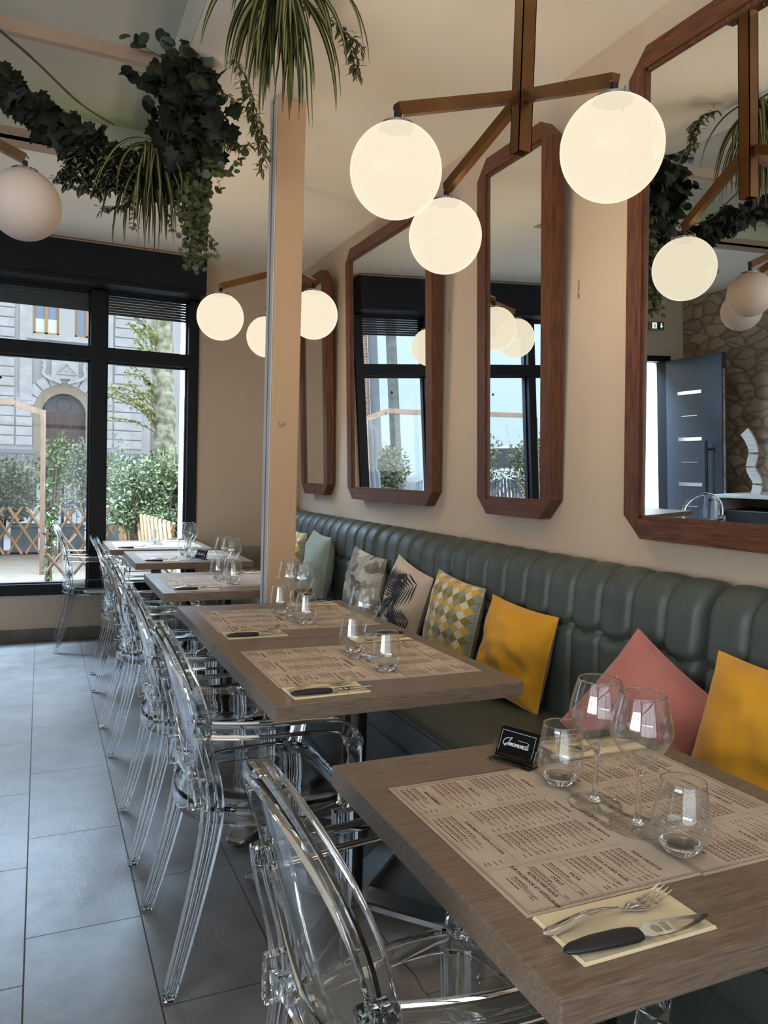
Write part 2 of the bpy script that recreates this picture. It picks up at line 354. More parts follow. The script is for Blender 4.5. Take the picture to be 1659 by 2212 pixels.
mb.build('shutter', m_shut, win)
MB().box(-.64, .335, WY+.065, WY+.075, 2.475, 2.62).build('blind', m_blind, win)
for i, (x, z) in enumerate([(.766, 1.96), (-.27, 1.93)]):
    tag(MB().lathe([(0,.0),(.011,.0),(.012,.003),(.008,.008),(0,.010)], 20, M=T(x, WY+.036, z, rx=PI/2)).build('suction_cup', m_rubber), ['black round suction pad stuck on the right window pane', 'black round suction pad on the window pane at the left edge'][i], 'suction pad', 'suction pads on the panes')
# roller-shutter box along the head of the window
mb = MB(); mb.box(XL-.1, WB+.01, WY-.24, WY-.032, 2.665, CZ-.02)
bx = tag(mb.build('shutter_box', m_blackbox), 'long black roller shutter box running above the shopfront window under the ceiling', 'shutter box')
mb = MB(); mb.box(XL-.1, WB+.012, WY-.245, WY-.23, 2.66, 2.672); mb.box(XL-.1, WB+.008, WY-.235, WY-.03, 2.63, 2.665); mb.build('lower_flange', m_black, bx)
MB().box(XL-.1, WB+.006, WY-.245, WY-.20, CZ-.02, CZ-.012).build('top_edge', m_trimw, bx)
# ------------------------------------------------------------------ entrance door, open inward (seen in the big mirror)
mb = MB(); mb.box(-2.72, -2.66, WY-.02, WY+.12, 0, 2.32); mb.box(-1.96, -1.9, WY-.02, WY+.12, 0, 2.32); mb.box(-2.66, -1.96, WY-.02, WY+.12, 2.26, 2.32)
dr = struct('door_1', mb, m_black)
m_door = mat('anthracite_door', sr(52,60,70), .35, noise=(sr(46,53,62), 30))
lf = empty('leaf', (-2.67, WY-.03, 0), math.radians(4)); lf.parent = dr
def leafbox(name, m, y0, y1, z0, z1, x0=-.03, x1=.03): return MB().rbox(x0, x1, -y1, -y0, z0, z1, .002).build(name, m, lf)
leafbox('panel', m_door, 0, .76, .01, 2.26)
for z in (.95, 1.42, 1.90): leafbox('inlay', m_steel, .17, .50, z-.018, z+.018, .028, .034)
for z in (.72, 1.18, 1.66): leafbox('thin_inlay', m_steel, .22, .44, z-.003, z+.003, .028, .034)
mb = MB(); mb.tube([(.10,-.62,.72),(.10,-.62,1.40)], .018, 14); mb.tube([(.03,-.66,.80),(.10,-.62,.80)], .013, 8); mb.tube([(.03,-.66,1.31),(.10,-.62,1.31)], .013, 8); mb.build('pull_handle', m_rubber, lf)
leafbox('edge_strip', m_steel, .757, .762, .05, 2.1, -.015, .015)
# wall just outside the doorway
m_white = mat('white_render', sr(225,230,238), .8, bump=.2, bscale=200)
tag(MB().box(-3.1, -2.76, WY+.26, WY+1.5, -.2, 4).build('side_wall', m_white), 'white rendered outer wall beside the open entrance door', 'outer wall')
tag(MB().tube([(-2.70, WY+1.38, -.1), (-2.70, WY+1.38, 3.6)], .045, 12).build('drainpipe', m_white), 'white drainpipe outside the entrance on the rendered wall', 'drainpipe')
tag(MB().box(1.085, 1.16, WY+.26, WY+.55, -.2, 4).build('window_reveal', m_white), 'narrow white wall return outside the right end of the shopfront', 'wall return')
# exit sign
es = empty('exit_sign', (-2.50, WY-.005, 2.585), 0, label='small dark emergency exit sign with white arrow and running figure above the doorway', cat='exit sign')
MB().rbox(-.10, .10, -.05, 0, .0, .085, .004).build('housing', m_trimw, es)
MB().box(-.088, .088, -.054, -.05, .006, .079).build('face', mat('sign_face', (.01,.03,.02,1), .4), es)
m_signw = mat('sign_white', (.9,.95,.9,1), .5, emit=((.85,1,.9,1), .6))
mb = MB(); R = T(0, -.056, 0, rx=PI/2)
A = [(-.03-.075+.03,.045),(-.061,.045),(-.061,.07),(-.045,.07),(-.045,.045),(-.031,.045),(-.053,.014)]
A = [(-.075,.042),(-.061,.042),(-.061,.070),(-.045,.070),(-.045,.042),(-.031,.042),(-.053,.014)]
mb.prism(A, -.001, .001, M=R); mb.build('arrow', m_signw, es); MB().box(.012, .078, -.0565, -.055, .012, .074).build('figure_panel', m_signw, es)
mb = MB(); mb.tube([(.045,-.058,.063),(.045,-.058,.0631)], .0055, 10)
for a, b in (((.045,.055),(.040,.038)), ((.040,.038),(.052,.030)), ((.052,.030),(.050,.018)), ((.040,.038),(.033,.028)), ((.033,.028),(.022,.026)), ((.044,.053),(.058,.047)), ((.044,.053),(.032,.046))):
    mb.tube([(a[0],-.058,a[1]),(b[0],-.058,b[1])], .0028, 6)
mb.build('running_figure', m_rubber, es)

# ================================================================== MIRRORS
def make_mirror(y0, y1, zb, zt, label, rz=math.radians(.35), tilt=2.3):
    W = y1-y0; H = (zt-zb)/math.cos(math.radians(tilt))
    root = empty('wall_mirror', (1.862, (y0+y1)/2, zb), rz, label=label, cat='mirror', group='octagonal wooden mirrors on the right wall')
    piv = T(0, 0, 0, ry=-math.radians(tilt))
    c, fwid, dep = .078, .068, .058
    # local: x = 0 front face, +x towards the wall; y along the wall; z up
    a = W/2
    out = [(-a, c), (-a+c, 0), (a-c, 0), (a, c), (a, H-c), (a-c, H), (-a+c, H), (-a, H-c)]
    inn = [(-a+fwid, fwid), (a-fwid, fwid), (a-fwid, H-fwid), (-a+fwid, H-fwid)]
    # mitre points sit in the middle of every chamfer
    mid = [((out[i][0]+out[j][0])/2, (out[i][1]+out[j][1])/2) for i, j in ((0,1),(2,3),(4,5),(6,7))]
    rails = {'bottom': ([mid[0], out[1], out[2], mid[1], inn[1], inn[0]], m_walnut_h), 'right': ([mid[1], out[3], out[4], mid[2], inn[2], inn[1]], m_walnut),
             'top': ([mid[2], out[5], out[6], mid[3], inn[3], inn[2]], m_walnut_h), 'left': ([mid[3], out[7], out[0], mid[0], inn[0], inn[3]], m_walnut)}
    fr = None
    for k, (pts, m) in rails.items():
        # pull the mitre in a hair so that the joint shows
        cx = sum(p[0] for p in pts)/6; cz = sum(p[1] for p in pts)/6
        mb = MB(); q = [(x+(-.0006 if x > cx else .0006)*(k in ('bottom','top')), z+(-.0006 if z > cz else .0006)*(k in ('left','right'))) for x, z in pts]
        mb.prism([(-z, y) for y, z in q], 0, dep, M=piv @ Matrix(((0,0,1,0),(0,1,0,0),(-1,0,0,0),(0,0,0,1))))
        mb.build('frame_rail', m, root, fixn=True)
    # inner step
    mb = MB(); s = .012; b = a-fwid
    for (u0, u1, v0, v1) in ((-b, -b+s, fwid, H-fwid), (b-s, b, fwid, H-fwid), (-b, b, fwid, fwid+s), (-b, b, H-fwid-s, H-fwid)):
        mb.box(.007, .05, u0, u1, v0, v1, M=piv)
    mb.build('inner_bead', m_walnut, root)
    MB().box(.014, .020, -b, b, fwid, H-fwid, M=piv).build('mirror_glass', m_mirror, root)
    return root
make_mirror(5.158, 5.735, 1.145, 2.74, 'narrow walnut framed mirror farthest along the wall, half hidden by the pillar')
make_mirror(3.561, 4.733, 1.14, 2.735, 'broad walnut framed mirror just right of the pillar', rz=math.radians(.8))
make_mirror(2.532, 3.091, 1.135, 2.715, 'narrow walnut framed mirror hanging between the two broad ones', rz=math.radians(.35))
make_mirror(.92, 2.092, 1.105, 2.715, 'large broad walnut framed mirror cut off by the right edge of the photo', rz=math.radians(1.1))
for y, z0, z1, lb in ((5.43, 2.02, 2.10, 'thin chain end hanging right of the farthest mirror'), (3.69-.17, 2.055, 2.17, 'thin chain end hanging right of the broad mirror by the pillar'), (2.47, 2.02, 2.09, 'thin chain end hanging right of the narrow middle mirror')):
    mb = MB(); n = int((z1-z0)/.009)
    for i in range(n):
        zz = z0+.009*i+.008; Mx = T(WX-.006, y+.02-.0, zz, rz=(PI/2 if i % 2 else 0)) @ Matrix.Diagonal((1,1,1.5,1))
        mb.tube([(.0028*math.cos(t*PI/4), 0, .0028*math.sin(t*PI/4)) for t in range(8)], .0008, 5, closed=True, M=Mx, upv=(0,1,0))
    mb.tube([(0, .006*math.cos(t*PI/6), .006*math.sin(t*PI/6)) for t in range(12)], .001, 5, closed=True, M=T(WX-.004, y+.02, z0), upv=(1,0,0))
    tag(mb.build('chain', m_chrome), lb, 'chain', 'chain ends on the wall')
# ================================================================== CEILING LAMPS
def make_lamp(cx, cyy, zj, ztop, arms, lit, label):
    """square drop rod with three drooping arms, a globe under each arm end"""
    root = empty('pendant_lamp', (cx, cyy, zj), 0, label=label, cat='pendant lamp', group='three armed globe lamps')
    h = .0235
    mb = MB()
    t = .003; z0 = -.165                     # open square tube
    for a, b, c, d in ((-h, h, -h, -h+t), (-h, h, h-t, h), (-h, -h+t, -h, h), (h-t, h, -h, h)): mb.box(a, b, c, d, z0, ztop-zj)
    mb.build('rod', m_bronze, root)
    mb = MB(); mb.rbox(-.03, .03, -.085, .085, ztop-zj-.006, ztop-zj, .002); mb.lathe([(0,-.008),(.005,-.007),(.006,0)], 10, M=T(0, -.06, ztop-zj-.006)); mb.lathe([(0,-.008),(.005,-.007),(.006,0)], 10, M=T(0, .06, ztop-zj-.006)); mb.build('ceiling_plate', m_bronze, root)
    for (ex, ey, ez) in arms:
        d = Vector((ex, ey, 0)).normalized(); e = Vector((ex, ey, ez)); s = d*h
        w_, h_ = .0125, .017
        a = MB(); a.sweep([s+Vector((0,0,-.005)), e+Vector((0,0,.02))], [(-w_,-h_),(w_,-h_),(w_,h_),(-w_,h_)], smooth=False)
        ao = a.build('arm', m_bronze, root)
        a = MB(); a.lathe([(0,.0),(.004,.0),(.004,.006),(0,.007)], 10, M=T(*(s+d*.003+Vector((0,0,.006))), ry=0)); a.build('screw', m_darkmetal, ao)
        # hook, cap and clips above the globe
        k = MB(); k.tube([e+Vector((0,0,-.028)), e+Vector((0,0,.012))], .010, 12)
        k.tube([e+Vector((.012*math.cos(q), 0, .022+.012*math.sin(q))) for q in [i*PI/6 for i in range(10)]], .0018, 6, upv=(0,1,0)); k.build('hook', m_darkmetal, ao)
        c = e+Vector((0, 0, -.143))
        k = MB(); k.lathe([(0,.124),(.044,.124),(.047,.121),(.047,.114),(.040,.111),(0,.111)], 36, M=T(*c))
        for q in range(3): k.tube([c+Vector((.049*math.cos(q*2.09+.4), .049*math.sin(q*2.09+.4), .108)), c+Vector((.049*math.cos(q*2.09+.4), .049*math.sin(q*2.09+.4), .128))], .0035, 8)
        k.build('cap', m_chrome, root)
        g = MB(); g.sphere(c, .125, 56); g.build('globe', m_globe if lit else m_globe_off, root)
        if lit:
            bl_ = bpy.data.lights.new('bulb', 'POINT'); bl_.energy = BULB; bl_.color = (1, .78, .50); bl_.shadow_soft_size = .10
            bo = bpy.data.objects.new('bulb', bl_); col.objects.link(bo); bo.parent = root; bo.location = c; bo.visible_camera = False; bo.visible_glossy = False
    return root
make_lamp(1.325, 2.02, 2.449, CZ, [(-.45, -.08, -.186), (-.051, -.48, -.196), (-.062, .352, -.186)], True, 'lit bronze lamp with three glowing globes, the nearest one, in front of the mirrors')
make_lamp(1.285, 4.28, 2.449, CZ, [(-.405, -.08, -.180), (-.005, -.46, -.192), (-.022, .37, -.180)], True, 'lit bronze three globe lamp half hidden behind the pillar')
make_lamp(-.51, 3.11, 2.56, RZ, [(.45, .0, -.187), (.0, .42, -.187), (-.45, 0, -.187)], False, 'unlit three globe lamp at the left edge, its globes dull beige')

# ================================================================== BANQUETTES
def banquette(y0, y1, n, label):
    root = empty('banquette', (1.55, (y0+y1)/2, 0), 0, label=label, cat='bench', group='tufted green banquettes')
    L = y1-y0; pw = L/n; xf = 1.755-1.55; xb = 1.925-1.55
    zt, zs, zb = .995, .45, .792
    NU, NV = n*14, 72
    # profile of the back: up the front, over the roll, down the rear
    def prof(v):
        if v < .78:
            z = zs-.03+(zt-.085-zs+.03)*(v/.78); return (xf-.012+.03*(1-v/.78)**2*0-.010*math.sin(PI*v/.78), z, 1, 0)
        a = (v-.78)/.22*PI*.86; rx_, rz_ = .082, .085
        return (xf-.012+rx_*(1-math.cos(a)), zt-.085+rz_*math.sin(a), math.cos(a), math.sin(a))
    def fn(u, v):
        y = -L/2+u*L; k = u*n; c = k-math.floor(k) if u < 1 else 1.0; s = 2*c-1
        x, z, nx, nz = prof(v)
        ch = math.sqrt(max(0, 1-abs(s)**2.6))
        # scalloped crease at the button row
        zc = zb-.020*(1-s*s)
        dz = z-zc
        pinch = math.exp(-(dz/.013)**2)
        narrow = math.exp(-(max(0, dz+.01)/.05)**2) if dz > -.01 else 0
        amp = .026 if dz > 0 else .019
        d = amp*ch*(1-.72*pinch)
        if dz < 0: d += .004*math.exp(-((dz+.035)/.03)**2)*ch
        d -= .020*math.exp(-(dz/.02)**2)*(abs(s)**6)
        e = min(u, 1-u)*L                     # rounded module ends
        if e < .03: d -= .035*(1-e/.03)**2
        if v < .05: d *= v/.05
        # channels lean a little towards the buttons
        return (x-nx*d+(.0), y, z+nz*d*.75)
    mb = MB(); mb.grid(fn, NU, NV, flip=True)
    for sgn, u in ((-1, 0), (1, 1)):
        ring = [fn(u, j/NV) for j in range(NV+1)]; ring = [(p[0], p[1], p[2]) for p in ring]+[(xb, ring[0][1], zs-.03)]
        cpt = (xf+.06, ring[0][1], .72); mb.add(ring+[cpt], [((i, i+1, len(ring)) if sgn < 0 else (i+1, i, len(ring))) for i in range(len(ring)-1)], 0)
    mb.build('backrest', m_leather, root)
    # seat cushion
    sx0 = 1.168-1.55; sx1 = xf+.03
    def seat(u, v):
        y = -L/2+.003+u*(L-.006); pts = [(sx1, .448), (sx0+.035, .455), (sx0+.008, .445), (sx0, .425), (sx0, .335), (sx0+.006, .327)]
        k = v*5; i = min(int(k), 4); f = k-i; p = pts[i]; q = pts[i+1]
        x = p[0]+(q[0]-p[0])*f; z = p[1]+(q[1]-p[1])*f
        if i == 0: z += .008*math.sin(PI*f)*min(1, min(u, 1-u)*L/.06)
        e = min(u, 1-u)*L
        if e < .012: z -= .006*(1-e/.012)
        return (x, y, z)
    mb = MB(); mb.grid(seat, 60, 20, flip=False); mb.build('seat', m_leather, root)
    mb = MB(); mb.tube([(sx0-.001, -L/2+.01, .437), (sx0-.001, L/2-.01, .437)], .0028, 6); mb.build('piping', m_leather, root)
    mb = MB(); mb.box(sx0+.008, xb, -L/2+.002, L/2-.002, .05, .33); mb.box(sx0+.05, xb, -L/2+.01, L/2-.01, 0, .05); mb.build('base', m_leather, root)
    return root
banquette(-.74, 1.605, 16, 'dark green tufted banquette section at the right edge, behind the nearest table')
banquette(1.615, 3.953, 16, 'long dark green tufted banquette section in the middle, holding the patterned cushions')
banquette(3.963, 6.21, 15, 'dark green tufted banquette section at the far end beyond the pillar')
tag(MB().rbox(1.42, 1.70, 6.10, 6.112, .46, .70, .003).build('acrylic_panel', glassmat('acrylic_sheet', (.9,.93,.92,1), .25), ), 'clear acrylic sheet standing on the far end of the bench by the window wall', 'acrylic sheet')

# ================================================================== CUSHIONS
def cushion_surface(s, t, bulge, pinch=.06):
    """s,t in -1..1 -> x,y of the outline and half thickness"""
    k = 1-pinch*(1-(s*s)**1.0)*(t*t) ; j = 1-pinch*(1-(t*t))*(s*s)
    return s*j, t*k, bulge*((1-abs(s)**2.4)*(1-abs(t)**2.4))**.55
def cushion(name, mats, pos, size, rz, lean, spin, bulge, label, deco=None, wr=.006, seed=0, smat=None):
    """leans against the back: local z is the cushion normal facing the room"""
    rnd = random.Random(seed); ph = [rnd.uniform(0, 6) for _ in range(8)]
    root_m = T(0,0,0)
    N = 34
    def S(side):
        def fn(u, v):
            s, t = 2*u-1, 2*v-1; x, y, h = cushion_surface(s, t, bulge)
            edge = (1-s**4)*(1-t**4)
            wv = wr*edge*(math.sin(5*x+3*y+ph[0])*.5+math.sin(9*x-7*y+ph[1])*.35+math.sin(4*y-11*x*y+ph[2])*.5+(.22*math.sin(17*x+9*y*y+ph[3])+.16*math.sin(23*y-6*x+ph[4]) if wr > .0065 else 0))
            return (x*size[0]/2, y*size[1]/2, side*(h+.002)+wv*(1 if side > 0 else .4))
        return fn
    mb = MB(); mb.grid(S(1), N, N); mb.grid(S(-1), N, N, flip=True)
    # sewn edge
    e = []
    for q in range(80):
        k = q/20; i = int(k); f = 2*(k-i)-1; s, t = [(f,-1),(1,f),(-f,1),(-1,-f)][i]; x, y, h = cushion_surface(s, t, 0); e.append((x*size[0]/2, y*size[1]/2, 0))
    mb.tube(e, .0032, 6, closed=True, mi=1 if isinstance(mats, list) and len(mats) > 1 else 0)
    o = mb.build(name, mats)
    o.matrix_world = Matrix.Translation(pos) @ Matrix.Rotation(rz, 4, 'Z') @ Matrix.Rotation(-PI/2+lean, 4, 'Y') @ Matrix.Rotation(spin, 4, 'Z')
    tag(o, label, 'cushion', 'cushions along the banquette')
    if deco: deco(o, size, bulge, wr, ph)
    return o
def fabric(name, c, c2=None, bs=350, b=.25, r=.9):
    m = mat(name, c, r, noise=(c2 or c, 6), bump=b, bscale=bs); m.node_tree.nodes['Principled BSDF'].inputs['Sheen Weight'].default_value = .25; return m
m_mustard = fabric('mustard_velvet', sr(205,148,20), sr(190,132,14))
m_pink = fabric('dusty_pink_linen', sr(176,110,100), sr(166,100,92))
m_sage = fabric('sage_cotton', sr(140,150,138), sr(128,138,127))
m_palm = fabric('palm_ground', sr(196,176,156), sr(188,168,148)); m_leafprint = mat('dark_leaf_print', sr(28,28,27), .9)
m_beige = fabric('beige_cotton', sr(170,152,118))
# yellow and grey diamond weave
m_dia = fabric('diamond_weave', sr(196,180,140))
def diamonds(m):
    t = m.node_tree; b = t.nodes['Principled BSDF']; tx = t.nodes.new('ShaderNodeTexCoord')
    mp = t.nodes.new('ShaderNodeMapping'); mp.inputs['Rotation'].default_value = (0, 0, PI/4); mp.inputs['Scale'].default_value = (1, 1, 0.0); t.links.new(tx.outputs['Object'], mp.inputs[0])
    ck = t.nodes.new('ShaderNodeTexChecker'); ck.inputs['Scale'].default_value = 34; ck.inputs['Color1'].default_value = sr(214,170,62); ck.inputs['Color2'].default_value = sr(214,208,188)
    ck2 = t.nodes.new('ShaderNodeTexChecker'); ck2.inputs['Scale'].default_value = 17; ck2.inputs['Color1'].default_value = (1,1,1,1); ck2.inputs['Color2'].default_value = sr(170,184,192)
    wv = t.nodes.new('ShaderNodeTexWave'); wv.inputs['Scale'].default_value = 38; wv.bands_direction = 'DIAGONAL'
    mx = t.nodes.new('ShaderNodeMix'); mx.data_type = 'RGBA'; mx.blend_type = 'MULTIPLY'; mx.inputs['Factor'].default_value = 1
    mx2 = t.nodes.new('ShaderNodeMix'); mx2.data_type = 'RGBA'; mx2.blend_type = 'MULTIPLY'; mx2.inputs['Factor'].default_value = .28
    for n in (ck, ck2): t.links.new(mp.outputs[0], n.inputs['Vector'])
    t.links.new(tx.outputs['Object'], wv.inputs['Vector'])
    t.links.new(ck.outputs['Color'], mx.inputs['A']); t.links.new(ck2.outputs['Color'], mx.inputs['B']); t.links.new(mx.outputs['Result'], mx2.inputs['A']); t.links.new(wv.outputs['Color'], mx2.inputs['B']); t.links.new(mx2.outputs['Result'], b.inputs['Base Color'])
diamonds(m_dia)
m_fur = mat('grey_fur_patches', sr(150,142,128), .95)
def furm(m):
    t = m.node_tree; b = t.nodes['Principled BSDF']; tx = t.nodes.new('ShaderNodeTexCoord'); mp = t.nodes.new('ShaderNodeMapping'); mp.inputs['Scale'].default_value = (1, 1, .01)
    t.links.new(tx.outputs['Object'], mp.inputs[0]); vo = t.nodes.new('ShaderNodeTexVoronoi'); vo.distance = 'MANHATTAN'; vo.inputs['Scale'].default_value = 15; t.links.new(mp.outputs[0], vo.inputs['Vector'])
    nz = t.nodes.new('ShaderNodeTexNoise'); nz.inputs['Scale'].default_value = 9; nz.inputs['Detail'].default_value = 8; mp2 = t.nodes.new('ShaderNodeMapping'); mp2.inputs['Scale'].default_value = (2.5, 16, 1); mp2.inputs['Rotation'].default_value = (0,0,.5); t.links.new(tx.outputs['Object'], mp2.inputs[0]); t.links.new(mp2.outputs[0], nz.inputs['Vector'])
    a = t.nodes.new('ShaderNodeMix'); a.data_type = 'RGBA'; a.inputs['Factor'].default_value = .45; t.links.new(nz.outputs['Color'], a.inputs['A']); t.links.new(vo.outputs['Color'], a.inputs['B'])
    bw = t.nodes.new('ShaderNodeRGBToBW'); t.links.new(a.outputs['Result'], bw.inputs[0]); r = t.nodes.new('ShaderNodeValToRGB'); r.color_ramp.elements[0].position = .36; r.color_ramp.elements[1].position = .62
    r.color_ramp.elements[0].color = sr(96,90,78); r.color_ramp.elements[1].color = sr(192,184,168); t.links.new(bw.outputs[0], r.inputs[0]); t.links.new(r.outputs[0], b.inputs['Base Color'])
    bp = t.nodes.new('ShaderNodeBump'); bp.inputs['Strength'].default_value = .7; bp.inputs['Distance'].default_value = .01; t.links.new(nz.outputs['Fac'], bp.inputs['Height']); t.links.new(bp.outputs[0], b.inputs['Normal'])
furm(m_fur)
def palms(o, size, bulge, wr, ph):
    mb = MB()
    def P(x, y):
        s, t = max(-.99, min(.99, 2*x/size[0])), max(-.99, min(.99, 2*y/size[1]))
        h = bulge*((1-abs(s)**2.4)*(1-abs(t)**2.4))**.55; edge = (1-s**4)*(1-t**4)
        return (x, y, h+.0035+wr*edge*(math.sin(5*s+3*t+ph[0])*.5+math.sin(9*s-7*t+ph[1])*.35+math.sin(4*t-11*s*t+ph[2])*.5))
    for (cx, cyy, ang, Ln) in ((.15,-.15,2.2,.30), (-.04,-.17,1.9,.22), (-.17,-.02,1.6,.20), (.17,.09,2.6,.24), (.04,.18,-1.2,.22), (-.13,.17,-.9,.18), (.17,-.02,3.0,.20), (-.02,.02,-2.4,.16)):
        d = (math.cos(ang), math.sin(ang)); nrm = (-d[1], d[0])
        for i in range(11):
            f = .12+.88*i/10; bx_, by_ = cx+d[0]*Ln*f*.8, cyy+d[1]*Ln*f*.8
            for sg in (-1, 1):
                ll = Ln*.42*(1-.55*abs(f-.45)); a2 = ang+sg*(.95-.5*f); e = (math.cos(a2), math.sin(a2)); en = (-e[1], e[0]); wd = .0040; vs = []
                for k in range(6):
                    g = k/5; ww = wd*math.sin(PI*min(.97, .12+g*.86)); px, py = bx_+e[0]*ll*g, by_+e[1]*ll*g
                    vs += [P(px-en[0]*ww, py-en[1]*ww), P(px+en[0]*ww, py+en[1]*ww)]
                if all(abs(v[0]) < size[0]*.475 and abs(v[1]) < size[1]*.475 for v in vs): mb.add(vs, [(2*k, 2*k+2, 2*k+3, 2*k+1) for k in range(5)], 0, False)
    mb.build('palm_print', m_leafprint, o)
R_ = math.radians
cushion('cushion', m_mustard, (1.60, 1.265, .645), (.41,.40), R_(10), R_(14), R_(-5), .085, 'mustard yellow cushion at the right edge, behind the nearest table', wr=.012, seed=1)
cushion('cushion', m_pink, (1.575, 1.665, .618), (.37,.38), R_(20), R_(20), R_(-30), .075, 'dusty pink cushion standing on one corner beside the right-hand yellow one', wr=.010, seed=2)
cushion('cushion', m_mustard, (1.63, 2.405, .642), (.365,.34), R_(12), R_(8), R_(-6), .080, 'mustard yellow cushion leaning at the corner of the second table', wr=.012, seed=3)
cushion('cushion', [m_dia, m_beige], (1.63, 2.885, .670), (.385,.36), R_(5), R_(8), R_(-6), .072, 'yellow and grey diamond patterned cushion', wr=.006, seed=4)
cushion('cushion', m_palm, (1.65, 3.40, .672), (.38,.37), R_(4), R_(10), R_(-12), .070, 'beige cushion printed with dark palm leaves', deco=palms, wr=.006, seed=5)
cushion('cushion', m_fur, (1.65, 3.93, .675), (.385,.38), R_(6), R_(8), R_(-6), .072, 'shaggy grey beige patchwork cushion left of the palm leaf one', wr=.007, seed=6)
cushion('cushion', m_sage, (1.63, 4.66, .690), (.45,.38), R_(-2), R_(6), R_(-3), .085, 'pale sage green cushion just right of the pillar', wr=.008, seed=7)
cushion('cushion', m_dia, (1.65, 5.20, .69), (.40,.36), R_(0), R_(8), 0, .075, 'patterned cushion almost hidden behind the pillar', wr=.004, seed=8)

# ================================================================== TABLES
TN = ['the nearest table', 'the second table from the front', 'the third table, before the pillar', 'the fourth table, beyond the pillar', 'the fifth table, second from the window', 'the farthest table at the window']
TX, TY = [.508, .508, .508, .503, .512, .432], [.638, 1.733, 2.445, 3.505, 4.672, 5.49]
TS = .702
def make_table():
    root = empty('restaurant_table', (0,0,0)); root['category'] = 'table'; root['group'] = 'square wood topped pedestal tables'
    MB().rbox(-TS/2, TS/2, -TS/2, TS/2, .702, .742, .0025).build('tabletop', m_table, root)
    MB().lathe([(0,0),(.036,0),(.036,.64),(.09,.655),(.09,.70),(0,.70)], 28, M=T(0,0,.04)).build('column', m_darkmetal, root)
    MB().rbox(-.12, .12, -.12, .12, .690, .701, .002).build('mounting_plate', m_darkmetal, root)
    for i in range(4):
        a = PI/4+i*PI/2; mb = MB()
        def prof(t): w_ = .048-.010*t; return [(-w_,-.010),(w_,-.010),(w_,.006),(w_-.006,.010),(-w_+.006,.010),(-w_,.006)]
        mb.sweep([(.025,0,.038),(.06,0,.040),(.16,0,.034),(.28,0,.028),(.335,0,.024),(.345,0,.020)], prof, smooth=False, M=T(0,0,0,rz=a), scale=[1,1,1,1,.93,.7])
        f = mb.build('foot', m_chrome, root)
        MB().lathe([(0,0),(.022,0),(.024,.012),(.020,.016),(0,.016)], 16, M=T(.31*math.cos(a), .31*math.sin(a), 0)).build('pad', m_rubber, f)
    return root
tproto = make_table()
TL = ['wood topped pedestal table closest to the camera, cut off at the right', 'wood topped pedestal table with the free front corner, second from the front', 'wood topped pedestal table pushed against the second one, reaching the pillar', 'wood topped pedestal table just beyond the pillar', 'wood topped pedestal table second from the window', 'wood topped pedestal table standing against the window']
for i in range(6): place(tproto, i > 0, (TX[i]+TS/2, TY[i]+TS/2, 0), 0, TL[i])

